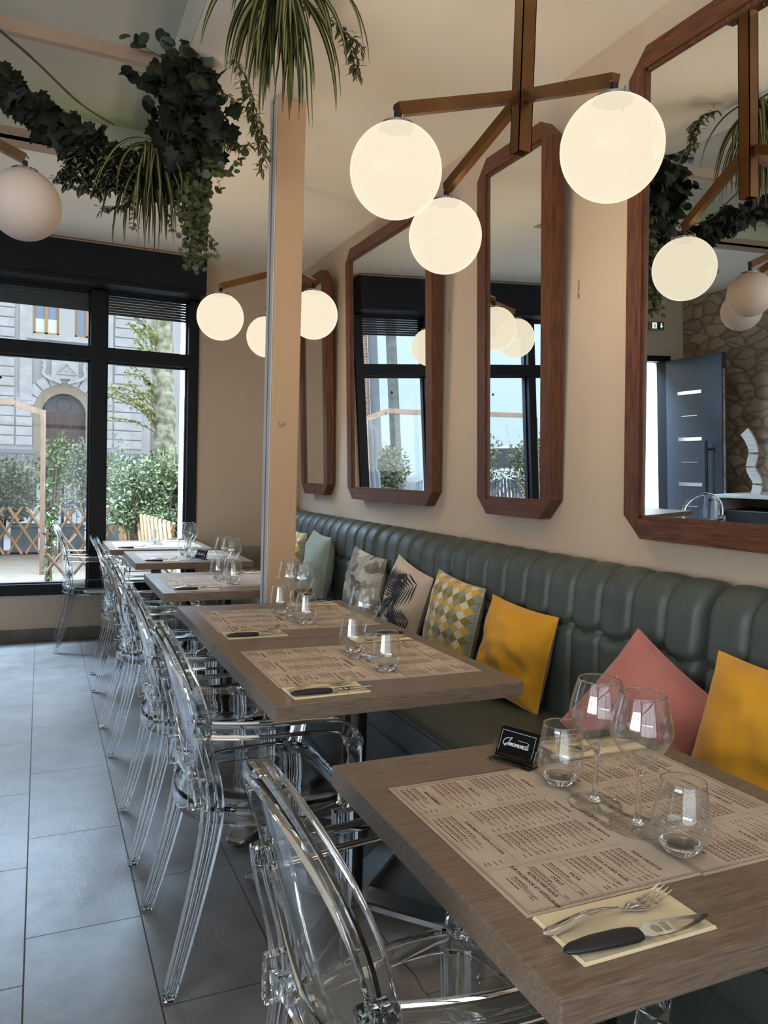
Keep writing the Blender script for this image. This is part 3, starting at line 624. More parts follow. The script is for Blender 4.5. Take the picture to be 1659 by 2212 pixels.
# ================================================================== CLEAR CHAIRS
def make_chair():
    root = empty('clear_armchair', (0,0,0)); root['category'] = 'chair'; root['group'] = 'clear plastic armchairs along the tables'
    # seat: outline rounded behind, straight in front
    N = 56; out = []
    for i in range(N):
        a = 2*PI*i/N; c, s = math.cos(a), math.sin(a); n = 5.0 if c > 0 else 2.15
        r = (abs(c)**n+abs(s)**n)**(-1/n); x = .235+(.235 if c > 0 else .205)*r*c; y = (.222+.022*max(0, c))*r*s
        out.append((x, y))
    cx = .235
    def ring(k, z): return [(cx+(x-cx)*k, y*k, z) for x, y in out]
    prof = [(.0, .436), (.30, .4365), (.6, .439), (.82, .444), (.93, .450), (.985, .452), (1.0, .447), (1.0, .402), (.975, .400), (.965, .405), (.962, .438), (.93, .4385), (.8, .432), (.5, .427), (.0, .425)]
    vs = []; fs = []
    for k, z in prof: vs += ring(max(k, .001), z)
    for j in range(len(prof)-1):
        for i in range(N): a, b = j*N+i, j*N+(i+1) % N; fs.append((a, a+N, b+N, b))
    MB().add(vs, fs, 0, True).build('seat', m_plastic, root, fixn=True)
    # oval back
    zc, hh, hw = .695, .195, .208
    def pos(y, z, off):
        v = (z-zc)/hh; x = .030-.052*v-.012*v*abs(v)*0+.055*(y/hw)**2*.55+off
        return (x, y, z)
    mb = MB(); NR, NA = 10, 64
    def shell(side):
        def fn(u, v):
            a = 2*PI*u; r = v*.92; y = hw*r*math.cos(a)*(1+.03*math.sin(a)); z = zc+hh*r*math.sin(a)
            th = .003
            return pos(y, z, side*th)
        return fn
    for sd in (1, -1): mb.grid(shell(sd), NA, 26, wrapu=True, flip=sd < 0)
    vs = []; fs = []
    for i in range(NA):
        a = 2*PI*i/NA; y = hw*.92*math.cos(a)*(1+.03*math.sin(a)); z = zc+hh*.92*math.sin(a); vs += [pos(y, z, .003), pos(y, z, -.003)]
    for i in range(NA): j = (i+1) % NA; fs.append((2*i, 2*j, 2*j+1, 2*i+1))
    mb.add(vs, fs, 0, True); mb.build('backrest', m_plastic, root, fixn=True)
    mb = MB(); mb.sweep([pos(hw*.945*math.cos(2*PI*i/NA)*(1+.03*math.sin(2*PI*i/NA)), zc+hh*.945*math.sin(2*PI*i/NA), 0) for i in range(NA)], [(-.0140,-.016),(-.0095,-.0190),(.0095,-.0190),(.0140,-.016),(.0140,.016),(.0095,.0190),(-.0095,.0190),(-.0140,.016)], upv=(1,0,0), closed=True); mb.build('back_frame', m_plastic, root)
    def rect(w_, h_, g=.0022):  # fluted rectangular section
        return [(-w_,-h_),(-w_/3-g,-h_),(-w_/3,-h_+g),(-w_/3+g,-h_),(w_/3-g,-h_),(w_/3,-h_+g),(w_/3+g,-h_),(w_,-h_),(w_,h_),(w_/3+g,h_),(w_/3,h_-g),(w_/3-g,h_),(-w_/3+g,h_),(-w_/3,h_-g),(-w_/3-g,h_),(-w_,h_)]
    for s in (-1, 1):
        mb = MB(); p = smooth_path([(-.012, s*.212, .0), (.022, s*.206, .12), (.062, s*.200, .28), (.088, s*.200, .42), (.084, s*.205, .52), (.058, s*.211, .62), (.044, s*.213, .685)], 6)
        n = len(p); mb.sweep(p, rect(.023, .0175), upv=(0,1,0), scale=[.62+.5*min(1, i/(n*.55)) if i < n*.6 else 1.12-.30*(i-n*.6)/(n*.4) for i in range(n)]); lg = mb.build('rear_leg', m_plastic, root)
        MB().rbox(-.024, .004, s*.212-.012, s*.212+.012, 0, .012, .002).build('glide', m_plastic, lg)
        mb = MB(); p = smooth_path([(.438, s*.222, .0), (.436, s*.221, .15), (.432, s*.220, .30), (.428, s*.219, .41)], 5); n = len(p)
        mb.sweep(p, rect(.021, .018), upv=(0,1,0), scale=[.66+.5*i/(n-1) for i in range(n)]); lg = mb.build('front_leg', m_plastic, root)
        mb = MB(); p = smooth_path([(.040, s*.212, .668), (.085, s*.222, .660), (.20, s*.243, .655), (.33, s*.250, .655), (.405, s*.249, .645), (.444, s*.244, .605), (.452, s*.236, .54), (.440, s*.228, .48), (.428, s*.222, .43)], 6); n = len(p)
        q = [(-.017,-.012),(-.012,-.015),(.012,-.015),(.017,-.012),(.017,.010),(.010,.015),(-.010,.015),(-.017,.010)]
        mb.sweep(p, q, upv=(0,1,0) if 0 else (-.3,0,1), scale=[1.25]*n); mb.build('armrest', m_plastic, root)
        mb = MB(); mb.rbox(.036, .080, s*.168-.010, s*.168+.010, .447, .525, .003); mb.build('back_bracket', m_plastic, root)
    mb = MB(); mb.sweep(smooth_path([(.062, -.19, .47), (.058, -.12, .495), (.056, 0, .505), (.058, .12, .495), (.062, .19, .47)], 5), [(-.010,-.014),(.010,-.014),(.010,.014),(-.010,.014)]); mb.build('lower_rail', m_plastic, root)
    return root
cproto = make_chair()
CL = [('nearest', .30, .985, 2), ('second', .305, 2.07, 0), ('third', .300, 2.78, -1), ('fourth', .305, 3.80, 1), ('fifth', .31, 4.88, -1), ('sixth', .115, 5.95, 0)]
CLB = ['clear plastic armchair with oval back at the nearest table, cut off at the bottom', 'clear plastic armchair with oval back at the near corner table, second from the camera', 'clear plastic armchair with oval back at the third table, before the pillar', 'clear plastic armchair with oval back at the fourth table, in line with the pillar', 'clear plastic armchair with oval back at the fifth table', 'clear plastic armchair with oval back standing by the window, farthest of the row']
for i, (n_, x, y, rz) in enumerate(CL): place(cproto, i > 0, (x, y, 0), math.radians(rz), CLB[i])

# ================================================================== PRINTED MENUS
def script_logo(L):
    """handwritten-looking word drawn as a ribbon; returns list of polylines in a box about L wide"""
    S = [[(.10,.95),(-.25,.85),(-.42,.45),(-.30,.08),(.0,.02),(.20,.28)],                                  # sweeping I
         [(.0,1.05),(.30,1.0),(.62,1.12),(.50,.8),(.36,.3),(.22,-.05),(.02,-.12),(-.02,.10),(.25,.28)]]
    x = .55
    def hump(x, n): 
        P = [(x-.08,.0+.1)]
        for i in range(n): P += [(x+.02,.42),(x-.02,.02),(x+.10,.36),(x+.20,.44),(x+.22,.30)]; x += .24
        P += [(x-.04,.04),(x+.08,.08)]; return P, x+.10
    def rnd(x, tail=True):
        P = [(x+.26,.36),(x+.12,.45),(x-.02,.22),(x+.08,.0),(x+.24,.16),(x+.28,.44),(x+.24,.06),(x+.36,.08)]; return P, x+.40
    for ch in 'nnamorati':
        if ch == 'n': P, x = hump(x, 1); S.append(P)
        elif ch == 'm': P, x = hump(x, 2); S.append(P)
        elif ch == 'a': P, x = rnd(x); S.append(P)
        elif ch == 'o': P = [(x+.12,.44),(x-.02,.22),(x+.10,.0),(x+.24,.2),(x+.14,.44),(x+.34,.36)]; x += .36; S.append(P)
        elif ch == 'r': P = [(x-.04,.06),(x+.06,.46),(x+.16,.40),(x+.12,.06),(x+.26,.08)]; x += .28; S.append(P)
        elif ch == 't': P = [(x+.14,.9),(x+.06,.3),(x+.08,.0),(x+.22,.08)]; S.append(P); S.append([(x-.04,.55),(x+.28,.60)]); x += .24
        elif ch == 'i': P = [(x,.1),(x+.08,.42),(x+.04,.04),(x+.24,.12)]; S.append(P); S.append([(x+.12,.62),(x+.13,.66)]); x += .2
    W = x; k = L/(W+.4)
    return [[((px+py*.28-W/2)*k, (py-.3)*k) for px, py in P] for P in S]
def ribbon(mb, P, w_, z, M, mi=0):
    q = smooth_path([(a, b, 0) for a, b in P], 5); vs = []; n = len(q)
    for i in range(n):
        t = (q[min(i+1, n-1)]-q[max(i-1, 0)]); t.normalize(); nx, ny = -t.y, t.x; ww = w_*(.65+.55*abs(t.y))/2
        vs += [(q[i].x-nx*ww, q[i].y-ny*ww, z), (q[i].x+nx*ww, q[i].y+ny*ww, z)]
    mb.add(vs, [(2*i, 2*i+2, 2*i+3, 2*i+1) for i in range(n-1)], mi, False, M)
MW, MH = .425, .299     # page width and height; page: u right, v up, centred
mat_me = MB().box(-MW/2, MW/2, -MH/2, MH/2, 0, .0006)
ink = MB(); zi = .0009
def ibox(u0, u1, v0, v1, mi=0): ink.add([(u0, v0, zi), (u1, v0, zi), (u1, v1, zi), (u0, v1, zi)], [(0,1,2,3)], mi)
for m_, t_ in ((.006, .0009), (.0095, .0005)):
    a, b = MW/2-m_, MH/2-m_
    for r_ in ((-a, a, b-t_, b), (-a, a, -b, -b+t_), (-a, -a+t_, -b, b), (a-t_, a, -b, b)): ibox(*r_, 0)
def pagepos(X, Y): return (-(Y-.9905), X-.7115)       # measured on the nearest menu
def head(txt, X, Y, size=.0078):
    u, v = pagepos(X, Y); vs, fs = text2d(txt, size, 0, bold=.00025, space=1.0); ink.add(vs, fs, 0, False, T(u, v, zi))
for txt, X, Y in (('ANTIPASTI',.809,1.138),('INSALATA',.698,1.137),('MENU BAMBINO',.616,1.138),('PIZZA ROSSA',.808,1.033),('PIZZA BIANCA',.810,.943),('SUPPLEMENTS PIZZA AU CHOIX',.624,.984),('PIZZA CALZONE',.810,.838),('PIZZA SUCRÉE SALÉE',.744,.838),('PASTA',.682,.838),('DOLCI',.652,.838),('RETROUVEZ-NOUS',.627,.838),('SUR FACEBOOK ET INSTAGRAM',.614,.838)): head(txt, X, Y)
for P in script_logo(.105): ribbon(ink, P, .0012, zi, T(*pagepos(.832, .980), 0))
rr = random.Random(3)
def block(Xt, Xb, Yc, width, price=True, gap=.0105):
    """item lines between the two page heights"""
    v1 = Xt-.7115; v0 = Xb-.7115; uc = -(Yc-.9905); v = v1; k = 0
    while v > v0:
        for j in range(2 if (k % 3) else 3):
            if v < v0: break
            u = uc-width/2; end = uc+width/2*(.25+.7*rr.random()) if j else uc-width/2+width*.5
            while u < end-.002:
                l = rr.uniform(.003, .009); ibox(u, min(u+l, end), v-(.0016 if j else .0021), v, 0 if j == 0 else 1); u += l+.0013
            v -= .0036
        if price: ibox(uc+width/2-.010, uc+width/2, v+.0045, v+.0061, 0)
        v -= gap-.0036*2.2 if gap > .008 else .002; k += 1
for a in ((.798,.716,1.138,.100), (.688,.632,1.138,.100), (.606,.578,1.138,.100), (.797,.645,1.030,.076), (.797,.645,.945,.076), (.613,.578,.985,.160), (.798,.760,.838,.088), (.734,.700,.838,.088), (.674,.660,.838,.088), (.644,.634,.838,.088), (.604,.590,.838,.060)): block(*a)
for X0, Y0, Y1 in ((.704,1.19,1.085),(.622,1.19,1.085),(.632,1.07,.905),(.751,.885,.79),(.689,.885,.79),(.659,.885,.79),(.634,.885,.79)):
    ibox(-(Y0-.9905), -(Y1-.9905), X0-.7115, X0-.7115+.0006)
for Y0 in (1.078, .893): ibox(-(Y0-.9905), -(Y0-.9905)+.0005, -.135, .10, 1)
def make_mat():
    root = mat_me.build('menu_placemat', m_paper); root['category'] = 'placemat'; root['group'] = 'printed paper menus used as placemats'
    ink.build('printed_text', [m_ink, m_inkred], root); return root
mproto = make_mat()
def side(i, right):
    """frame of a place setting on table i: centre and turn"""
    return (TX[i]+TS/2, TY[i]+TS/2, PI if right else 0)
def onset(i, right, dx, dy):
    s = -1 if right else 1; return (TX[i]+TS/2+s*dx, TY[i]+TS/2+s*dy)
SD = ['on the chair side of ', 'on the bench side of ']
k = 0
jit = random.Random(11)
for i in range(6):
    for r in (0, 1):
        x, y = onset(i, r, -.1475+.0, .0015); place(mproto, k > 0, (x+(jit.uniform(-.004,.004) if i else 0), y+(jit.uniform(-.004,.004) if i else 0), .7423), -PI/2+PI*r+(jit.uniform(-.02,.02) if i > 1 else 0), 'brown paper menu placemat '+SD[r]+TN[i]); k += 1
# napkins
def make_napkin():
    mb = MB()
    for q in range(4):
        z = .0009*q; w_, h_ = .1015-.0006*q, .0505-.0004*q
        def fn(u, v, z=z, w_=w_, h_=h_, q=q): return ((2*u-1)*w_, (2*v-1)*h_+.0012*math.sin(3*u+q), z+.0009+.0006*math.sin(7*u+2*v+q)*u)
        mb.grid(fn, 14, 8)
        mb.grid(lambda u, v, f=fn: (f(u, v)[0], f(u, v)[1], f(u, v)[2]-.0008), 14, 8, flip=True)
        mb.sweep([((2*u/8-1)*w_, -h_, z+.0007) for u in range(9)], [(-.0007,-.0007),(.0007,-.0007),(.0007,.0007),(-.0007,.0007)], smooth=False)
        mb.sweep([(-w_, (2*u/8-1)*h_, z+.0007) for u in range(9)], [(-.0007,-.0007),(.0007,-.0007),(.0007,.0007),(-.0007,.0007)], smooth=False)
    o = mb.build('paper_napkin', m_napkin); o['category'] = 'napkin'; o['group'] = 'folded cream napkins'; return o
nproto = make_napkin()
# fork: handle, neck, four curved tines, along +x from 0 to .2
def make_fork():
    root = empty('fork', (0,0,0)); root['category'] = 'fork'; root['group'] = 'steel forks on the napkins'
    def zz(x): return .0035+.010*math.sin(min(1, x/.135)*PI*.9)**2*.9+(.0 if x < .13 else .9*(x-.13)**1.0*.0)+(0 if x < .155 else 5.0*(x-.155)**2+.004*(x-.155)/.045)
    def wd(x):
        pts = [(0,.0004),(.002,.004),(.01,.0080),(.04,.0075),(.08,.0055),(.115,.0034),(.132,.0042),(.142,.0095),(.152,.0122),(.160,.0125)]
        for (a, b), (c, d) in zip(pts, pts[1:]):
            if x <= c: return b+(d-b)*(x-a)/(c-a)
        return pts[-1][1]
    mb = MB()
    def surf(s):
        def fn(u, v):
            x = .158*u; y = (2*v-1)*wd(x); c = .0018*(1-(2*v-1)**2)*(1 if x < .12 else -1.2)
            return (x, y, zz(x)+c*(1 if s > 0 else -.2 if x < .12 else 1)+s*.0009)
        return fn
    mb.grid(surf(1), 40, 6, flip=False); mb.grid(surf(-1), 40, 6, flip=True)
    for s in (-1, 1): mb.add([((.158*i/40), s*wd(.158*i/40), zz(.158*i/40)+e*.0009) for i in range(41) for e in (-1, 1)], [(2*i, 2*i+2, 2*i+3, 2*i+1) for i in range(40)], 0, True)
    mb.build('handle', m_steel, root)
    for q in range(4):
        y = -.0104+.00693*q; mb = MB(); P = [(.155+.047*t/8, y*(1-.06*t/8), zz(.155+.047*t/8)-.0015+.001*t/8) for t in range(9)]
        mb.sweep(P, [(-.0017,-.0009),(.0017,-.0009),(.0017,.0009),(-.0017,.0009)], scale=[1,1,1,1,1,.95,.85,.7,.35]); mb.build('tine', m_steel, root)
    return root
fproto = make_fork()
# knife: black handle, pierced blade
def make_knife():
    root = empty('knife', (0,0,0)); root['category'] = 'knife'; root['group'] = 'black handled knives on the napkins'
    mb = MB(); P = [(0.000,0,.007),(.003,0,.0072),(.012,0,.008),(.04,0,.009),(.075,0,.0088),(.098,0,.0082),(.106,0,.008),(.108,0,.008)]
    ov = [(math.cos(a)*1.0*abs(math.cos(a))**-.25 if abs(math.cos(a)) > .01 else 0, math.sin(a)*.50) for a in [2*PI*q/18 for q in range(18)]]
    mb.sweep(P, ov, scale=[.002,.006,.0095,.0125,.0135,.0125,.010,.005]); mb.build('handle', m_rubber, root)
    out = [(.100,-.0045),(.108,-.006),(.118,-.0115),(.14,-.012),(.17,-.0095),(.195,-.004),(.215,.004),(.216,.0075),(.205,.0095),(.18,.0125),(.15,.0155),(.135,.0165),(.124,.0150),(.116,.009),(.108,.0045),(.100,.0045)]
    holes = [[(.126,-.006),(.136,-.007),(.136,.006),(.131,.009),(.124,.004)],[(.140,-.0072),(.149,-.007),(.150,.008),(.141,.010)],[(.154,-.0066),(.172,-.0055),(.186,-.001),(.192,.004),(.178,.0075),(.155,.0085)]]
    vs, fs = poly2d([out]+holes, .0014)
    MB().add(vs, fs, 0, False, T(0,0,.0085)).build('blade', m_steel, root)
    return root
kproto = make_knife()
k = 0
for i in range(6):
    for r in (0, 1):
        nx, ny = onset(i, r, -.1905, -.2655); a = PI*r+(jit.uniform(-.04,.04) if i or r else 0)
        place(nproto, k > 0, (nx, ny, .7424), a, 'cream paper napkin '+SD[r]+TN[i])
        fx, fy = onset(i, r, -.306+(.012 if i else 0), -.256-(.006 if i else 0)); fa = a+(.045 if i == 0 else .14)
        place(fproto, k > 0, (fx, fy, .746), fa, 'steel fork '+SD[r]+TN[i])
        kx, ky = onset(i, r, -.306+(.010 if i else 0), -.296-(.003 if i else 0)); ka = a+(-.06 if i == 0 else -.05)
        place(kproto, k > 0, (kx, ky, .745), ka, 'black handled knife '+SD[r]+TN[i]); k += 1

# ================================================================== GLASSES
def sm3(P): return [(p.x, max(0, p.y)) for p in smooth_path([(a, b, 0) for a, b in P], 3)]
def make_wine():
    root = empty('wine_glass', (0,0,0)); root['category'] = 'wine glass'; root['group'] = 'stemmed wine glasses'
    o = [(.0075,.096),(.018,.106),(.034,.124),(.0465,.145),(.0490,.155),(.0475,.170),(.0420,.195),(.0362,.2145)]
    i_ = [(.0354,.2145),(.0412,.195),(.0467,.170),(.0482,.155),(.0457,.1453),(.0332,.1250),(.0172,.1072),(.0068,.0985)]
    MB().lathe(sm3(o)+[(.0358,.2150)]+sm3(i_), 48, closed=True).build('bowl', m_thinglass, root, fixn=True)
    MB().lathe([(.0352,.2135),(.0364,.2135),(.0366,.2148),(.0358,.2156),(.0350,.2148)], 48, closed=True).build('rim', m_glass, root)
    MB().lathe(sm3([(0,.004),(.010,.0065),(.0060,.014),(.0042,.035),(.0040,.060),(.0046,.085),(.0078,.0965),(.0066,.1005),(0,.1012)]), 32).build('stem', m_glass, root)
    MB().lathe(sm3([(0,0),(.040,.0),(.0435,.0012),(.0430,.0024),(.030,.0042),(.010,.0068)])+[(0,.0068)], 48).build('foot', m_thinglass, root, fixn=True)
    MB().lathe([(.0425,.0008),(.0438,.0010),(.0438,.0022),(.0425,.0026)], 48, closed=True).build('foot_rim', m_glass, root)
    return root
def make_tumbler():
    root = empty('tumbler', (0,0,0)); root['category'] = 'tumbler'; root['group'] = 'stemless water tumblers'
    o = [(.0300,.012),(.0385,.024),(.0430,.036),(.0425,.050),(.0385,.076),(.0330,.107)]
    i_ = [(.0320,.107),(.0373,.076),(.0413,.050),(.0417,.037),(.0373,.0255),(.0290,.0145)]
    MB().lathe(sm3(o)+[(.0325,.1078)]+sm3(i_), 48, closed=True).build('wall', m_thinglass, root, fixn=True)
    MB().lathe([(.0319,.1065),(.0333,.1065),(.0334,.1078),(.0325,.1086),(.0317,.1078)], 48, closed=True).build('rim', m_glass, root)
    MB().lathe(sm3([(0,.0006),(.020,.0),(.0235,.002),(.0300,.0105),(.0300,.0135),(.0262,.0132),(.018,.0105)])+[(0,.0098)], 40).build('base', m_glass, root)
    return root
wp, tp = make_wine(), make_tumbler(); ZT = .7432
WG = [(.868,1.023,'rear one of the two stemmed wine glasses on the nearest table'), (.874,.927,'stemmed wine glass in front of the other one on the nearest table'),
      (.896,2.122,'single stemmed wine glass on the second table from the front'), (.872,2.802,'left one of the two stemmed wine glasses on the third table, by the pillar'), (.899,2.742,'right one of the two stemmed wine glasses on the third table, by the pillar'),
      (.862,3.905,'left one of the two overlapping wine glasses on the fourth table'), (.880,3.822,'right one of the two overlapping wine glasses on the fourth table'),
      (.866,4.90,'left one of the two wine glasses on the fifth table, near the card holder'), (.872,5.02,'rear one of the two wine glasses on the fifth table'),
      (.790,5.93,'stemmed wine glass on the farthest table, in front of the window')]
for j, (x, y, lb) in enumerate(WG): place(wp, j > 0, (x, y, ZT), j*.7, lb)
TG = [(.868,1.120,'water tumbler beside the card holder on the nearest table'), (.880,.842,'largest looking water tumbler, front right on the nearest table'),
      (.894,2.207,'rear left water tumbler on the second table from the front'), (.899,1.963,'front water tumbler on the second table from the front'),
      (.866,2.906,'left water tumbler on the third table, against the pillar'), (.896,2.674,'right water tumbler on the third table, before the sage cushion'),
      (.843,3.95,'left water tumbler on the fourth table'), (.874,3.735,'right water tumbler on the fourth table'),
      (.865,5.114,'left water tumbler on the fifth table'), (.872,4.925,'right water tumbler on the fifth table'),
      (.767,6.02,'left water tumbler on the farthest table'), (.796,5.85,'right water tumbler on the farthest table')]
for j, (x, y, lb) in enumerate(TG): place(tp, j > 0, (x, y, ZT), j*.9, lb)
# card holders
def make_holder():
    root = empty('card_holder', (0,0,0)); root['category'] = 'card holder'; root['group'] = 'clear holders with black visiting cards'
    # local: front towards -y, cards lean back
    mb = MB(); Mx = T(0, 0, 0)
    mb.rbox(-.048, .048, -.028, .022, 0, .003, .001)
    tl = T(0, -.010, .003, rx=R_(-24))
    mb.rbox(-.048, .048, .014, .0165, 0, .040, .001, M=tl)
    mb.box(-.048, -.0455, -.004, .0165, 0, .030, M=tl); mb.box(.0455, .048, -.004, .0165, 0, .030, M=tl)
    F = [(-.048,0),(.048,0),(.048,.030),(.041,.030),(.037,.014),(-.037,.014),(-.041,.030),(-.048,.030)]
    mb.prism(F, -.001, .001, M=tl @ T(0,-.004,0,rx=PI/2)); mb.build('stand', m_plastic, root)
    for q in range(5):
        M2 = tl @ T(.0004*(q % 2), .0005+.0024*q, .004+.001*q); MB().box(-.0425, .0425, 0, .0022, 0, .055, M=M2).build('card', m_cardblk, root)
    mb = MB(); M3 = tl @ T(0, -.0002, .0315, rx=PI/2); z = .0004
    for (u0, u1, v0, v1) in ((-.038,.038,.0228,.0234), (-.038,.038,-.0234,-.0228), (-.038,-.0374,-.0234,.0234), (.0374,.038,-.0234,.0234)): mb.add([(u0,v0,z),(u1,v0,z),(u1,v1,z),(u0,v1,z)], [(0,1,2,3)], 0, False, M3)
    for P in script_logo(.058): ribbon(mb, P, .0011, z, M3)
    mb.add([(.0,.0088,z),(.022,.0088,z),(.022,.0094,z),(.0,.0094,z)], [(0,1,2,3)], 0, False, M3)
    mb.build('white_lettering', m_cardwht, root)
    return root
hp = make_holder()
place(hp, False, (.850, 1.236, ZT-.001), R_(-66), 'clear holder of black visiting cards on the nearest table')
place(hp, True, (.915, 4.83, ZT-.001), R_(-60), 'clear holder of black cards on the fifth table')
# ================================================================== HANGING PLANTS
m_ivy = mat('ivy_leaf', sr(30,35,24), .6, noise=(sr(18,22,15), 12), spec=.2)
m_ivyb = mat('blue_green_leaf', sr(37,40,33), .6, noise=(sr(20,23,18), 10), spec=.2)
m_stem = mat('vine_stem', sr(60,44,34), .8)
m_pale = mat('pale_leaf_centre', sr(122,119,72), .55)
m_bladeg = mat('blade_green', sr(37,43,22), .5, spec=.25)
m_round = mat('round_leaf', sr(84,89,52), .55, noise=(sr(56,61,36), 20))
def frame_at(p, d, n):
    d = Vector(d).normalized(); n = Vector(n); n = (n-d*n.dot(d)); n.normalize() if n.length > 1e-4 else None
    if n.length < 1e-4: n = d.orthogonal().normalized()
    s = n.cross(d); return Matrix(((d.x,s.x,n.x,p[0]),(d.y,s.y,n.y,p[1]),(d.z,s.z,n.z,p[2]),(0,0,0,1)))
MAPLE = [(0,0),(.10,-.16),(-.05,-.30),(.08,-.36),(.18,-.52),(.30,-.40),(.42,-.50),(.50,-.32),(.58,-.26),(.66,-.20),(.82,-.17),(.86,-.07),(1.02,0)]
MAPLE = MAPLE+[(x, -y) for x, y in MAPLE[-2:0:-1]]
def leaf_maple(mb, M, s, mi=0):
    n = len(MAPLE); vs = [(.35*s, 0, .03*s)]+[(x*s, y*s, (-.25*abs(y)-.18*(x-.4)**2)*s) for x, y in MAPLE]
    mb.add(vs, [(0, 1+i, 1+(i+1) % n) for i in range(n)], mi, False, M)
def leaf_round(mb, M, s, mi=0, n=12, mi2=None):
    vs = [(.5*s, 0, -.05*s)]+[((.5-.5*math.cos(2*PI*i/n)*(1 if i else .72))*s, .5*math.sin(2*PI*i/n)*s, .04*s*math.cos(4*PI*i/n)) for i in range(n)]
    mb.add(vs, [(0, 1+i, 1+(i+1) % n) for i in range(n)], mi, True, M)
def leaf_lance(mb, M, s, w_=.2, mi=0, mc=None):
    P = [(0,0),(.15,.6),(.4,1),(.7,.75),(1,0)]; vs = []
    for x, y in P: z = -.30*x*x*s; vs += [(x*s, -y*w_*s, z+.10*y*w_*s), (x*s, -y*w_*s*.42, z), (x*s, y*w_*s*.42, z), (x*s, y*w_*s, z+.10*y*w_*s)]
    for i in range(4):
        for k in range(3): mb.add([], [], 0)
    o = len(mb.v); mb.add(vs, [], 0, False, M)
    for i in range(4):
        for k in range(3): mb.f.append((o+4*i+k, o+4*i+4+k, o+4*i+5+k, o+4*i+1+k)); mb.mi.append(mi if (k != 1 or mc is None) else mc); mb.sm.append(False)
def blade(mb, p, d, L, w_, rnd, droop=1.0):
    """long strap leaf with a pale middle stripe"""
    P = [Vector(p)]; v = Vector(d).normalized(); n = 16
    for i in range(n): v = (v+Vector((rnd.uniform(-.05,.05), rnd.uniform(-.05,.05), -.16*droop*(.4+i/n)))).normalized(); P.append(P[-1]+v*L/n)
    o = len(mb.v); s0 = Vector((rnd.uniform(-1,1), rnd.uniform(-1,1), .1)).normalized(); vs = []
    for i, q in enumerate(P):
        t = (P[min(i+1, n)]-P[max(i-1, 0)]).normalized(); s = (s0-t*s0.dot(t)).normalized(); nn = t.cross(s); ww = w_*math.sin(PI*min(.985, .16+.84*i/n))**.7
        vs += [q-s*ww+nn*ww*.35, q-s*ww*.4, q+s*ww*.4, q+s*ww+nn*ww*.35]
    mb.add(vs, [])
    for i in range(n):
        for k in range(3): mb.f.append((o+4*i+k, o+4*i+4+k, o+4*i+5+k, o+4*i+1+k)); mb.mi.append(1 if k == 1 else 0); mb.sm.append(True)
def plant(name, leaves, stems, mats, label, cat='hanging plant'):
    root = empty(name, (0,0,0), 0, label=label, cat=cat, group=None); del_ = 0
    if leaves.v: leaves.build('leaves', mats, root)
    if stems.v: stems.build('stems', m_stem, root)
    return root
def rdir(r, z=0): return Vector((r.uniform(-1,1), r.uniform(-1,1), r.uniform(-1,1)+z))
# maple-leaf garland swagged under the recess: from far left up to the hook by the pillar
r = random.Random(5)
G = smooth_path([(-.55,3.15,2.86), (-.30,3.20,2.80), (-.10,3.28,2.72), (.06,3.30,2.63), (.20,3.32,2.57), (.34,3.32,2.52), (.46,3.30,2.53), (.55,3.25,2.62), (.58,3.22,2.75), (.56,3.22,2.92)], 10)
lv, st = MB(), MB()
for q in range(4): st.tube([p+Vector((.012*math.cos(i*.5+q*1.6), .012*math.sin(i*.5+q*1.6), .012*math.cos(i*.4+q))) for i, p in enumerate(G)], .0028, 5)
for i, p in enumerate(G):
    for q in range(7 if i < 60 else 8):
        o = rdir(r)*.045; d = (rdir(r, -.9)); n = Vector((r.uniform(-.6,.6), -1, r.uniform(-.2,.7)))
        leaf_maple(lv, frame_at(p+o+Vector((0,0,-.02)), d, n), r.uniform(.06,.105), r.choice([0,0,1]))
plant('maple_leaf_garland', lv, st, [m_ivy, m_ivyb], 'dark maple leaf garland swagged across the ceiling recess', 'garland')
# dense dark clump with big leaves at the hook
lv, st = MB(), MB()
for i in range(210):
    c = Vector((.545+r.gauss(0,.050), 3.20+r.gauss(0,.05), 2.74+r.gauss(0,.085)))
    leaf_maple(lv, frame_at(c, rdir(r, -.8), Vector((r.uniform(-.7,.7),-1,r.uniform(-.3,.6)))), r.uniform(.06,.12), r.choice([0,1,0]))
for i in range(7): st.tube(smooth_path([(.56,3.2,2.98), (.53+r.uniform(-.05,.05),3.2+r.uniform(-.05,.05),2.8), (.52+r.uniform(-.09,.09),3.2+r.uniform(-.05,.05),2.56)], 6), .003, 5)
plant('ivy_clump', lv, st, [m_ivy, m_ivyb], 'dense dark clump of ivy leaves at the corner of the ceiling recess')
# big rounded begonia-like leaves
lv, st = MB(), MB()
for b in range(9):
    e = Vector((.50+r.uniform(-.22,.12), 3.16+r.uniform(-.08,.08), 2.86+r.uniform(-.10,.10))); s0 = Vector((.55, 3.2, 2.80)); st.tube(smooth_path([s0, (s0+e)/2+Vector((0,0,.03)), e], 6), .0018, 5)
    for k in range(4): leaf_round(lv, frame_at(e+rdir(r)*.03, rdir(r, -.5), Vector((r.uniform(-.5,.5),-1,r.uniform(-.2,.5)))), r.uniform(.045,.075))
plant('begonia', lv, st, [mat('begonia_leaf', sr(34,41,26), .5, noise=(sr(48,56,34), 30))], 'round crinkled dark leaves spreading above the ivy clump')
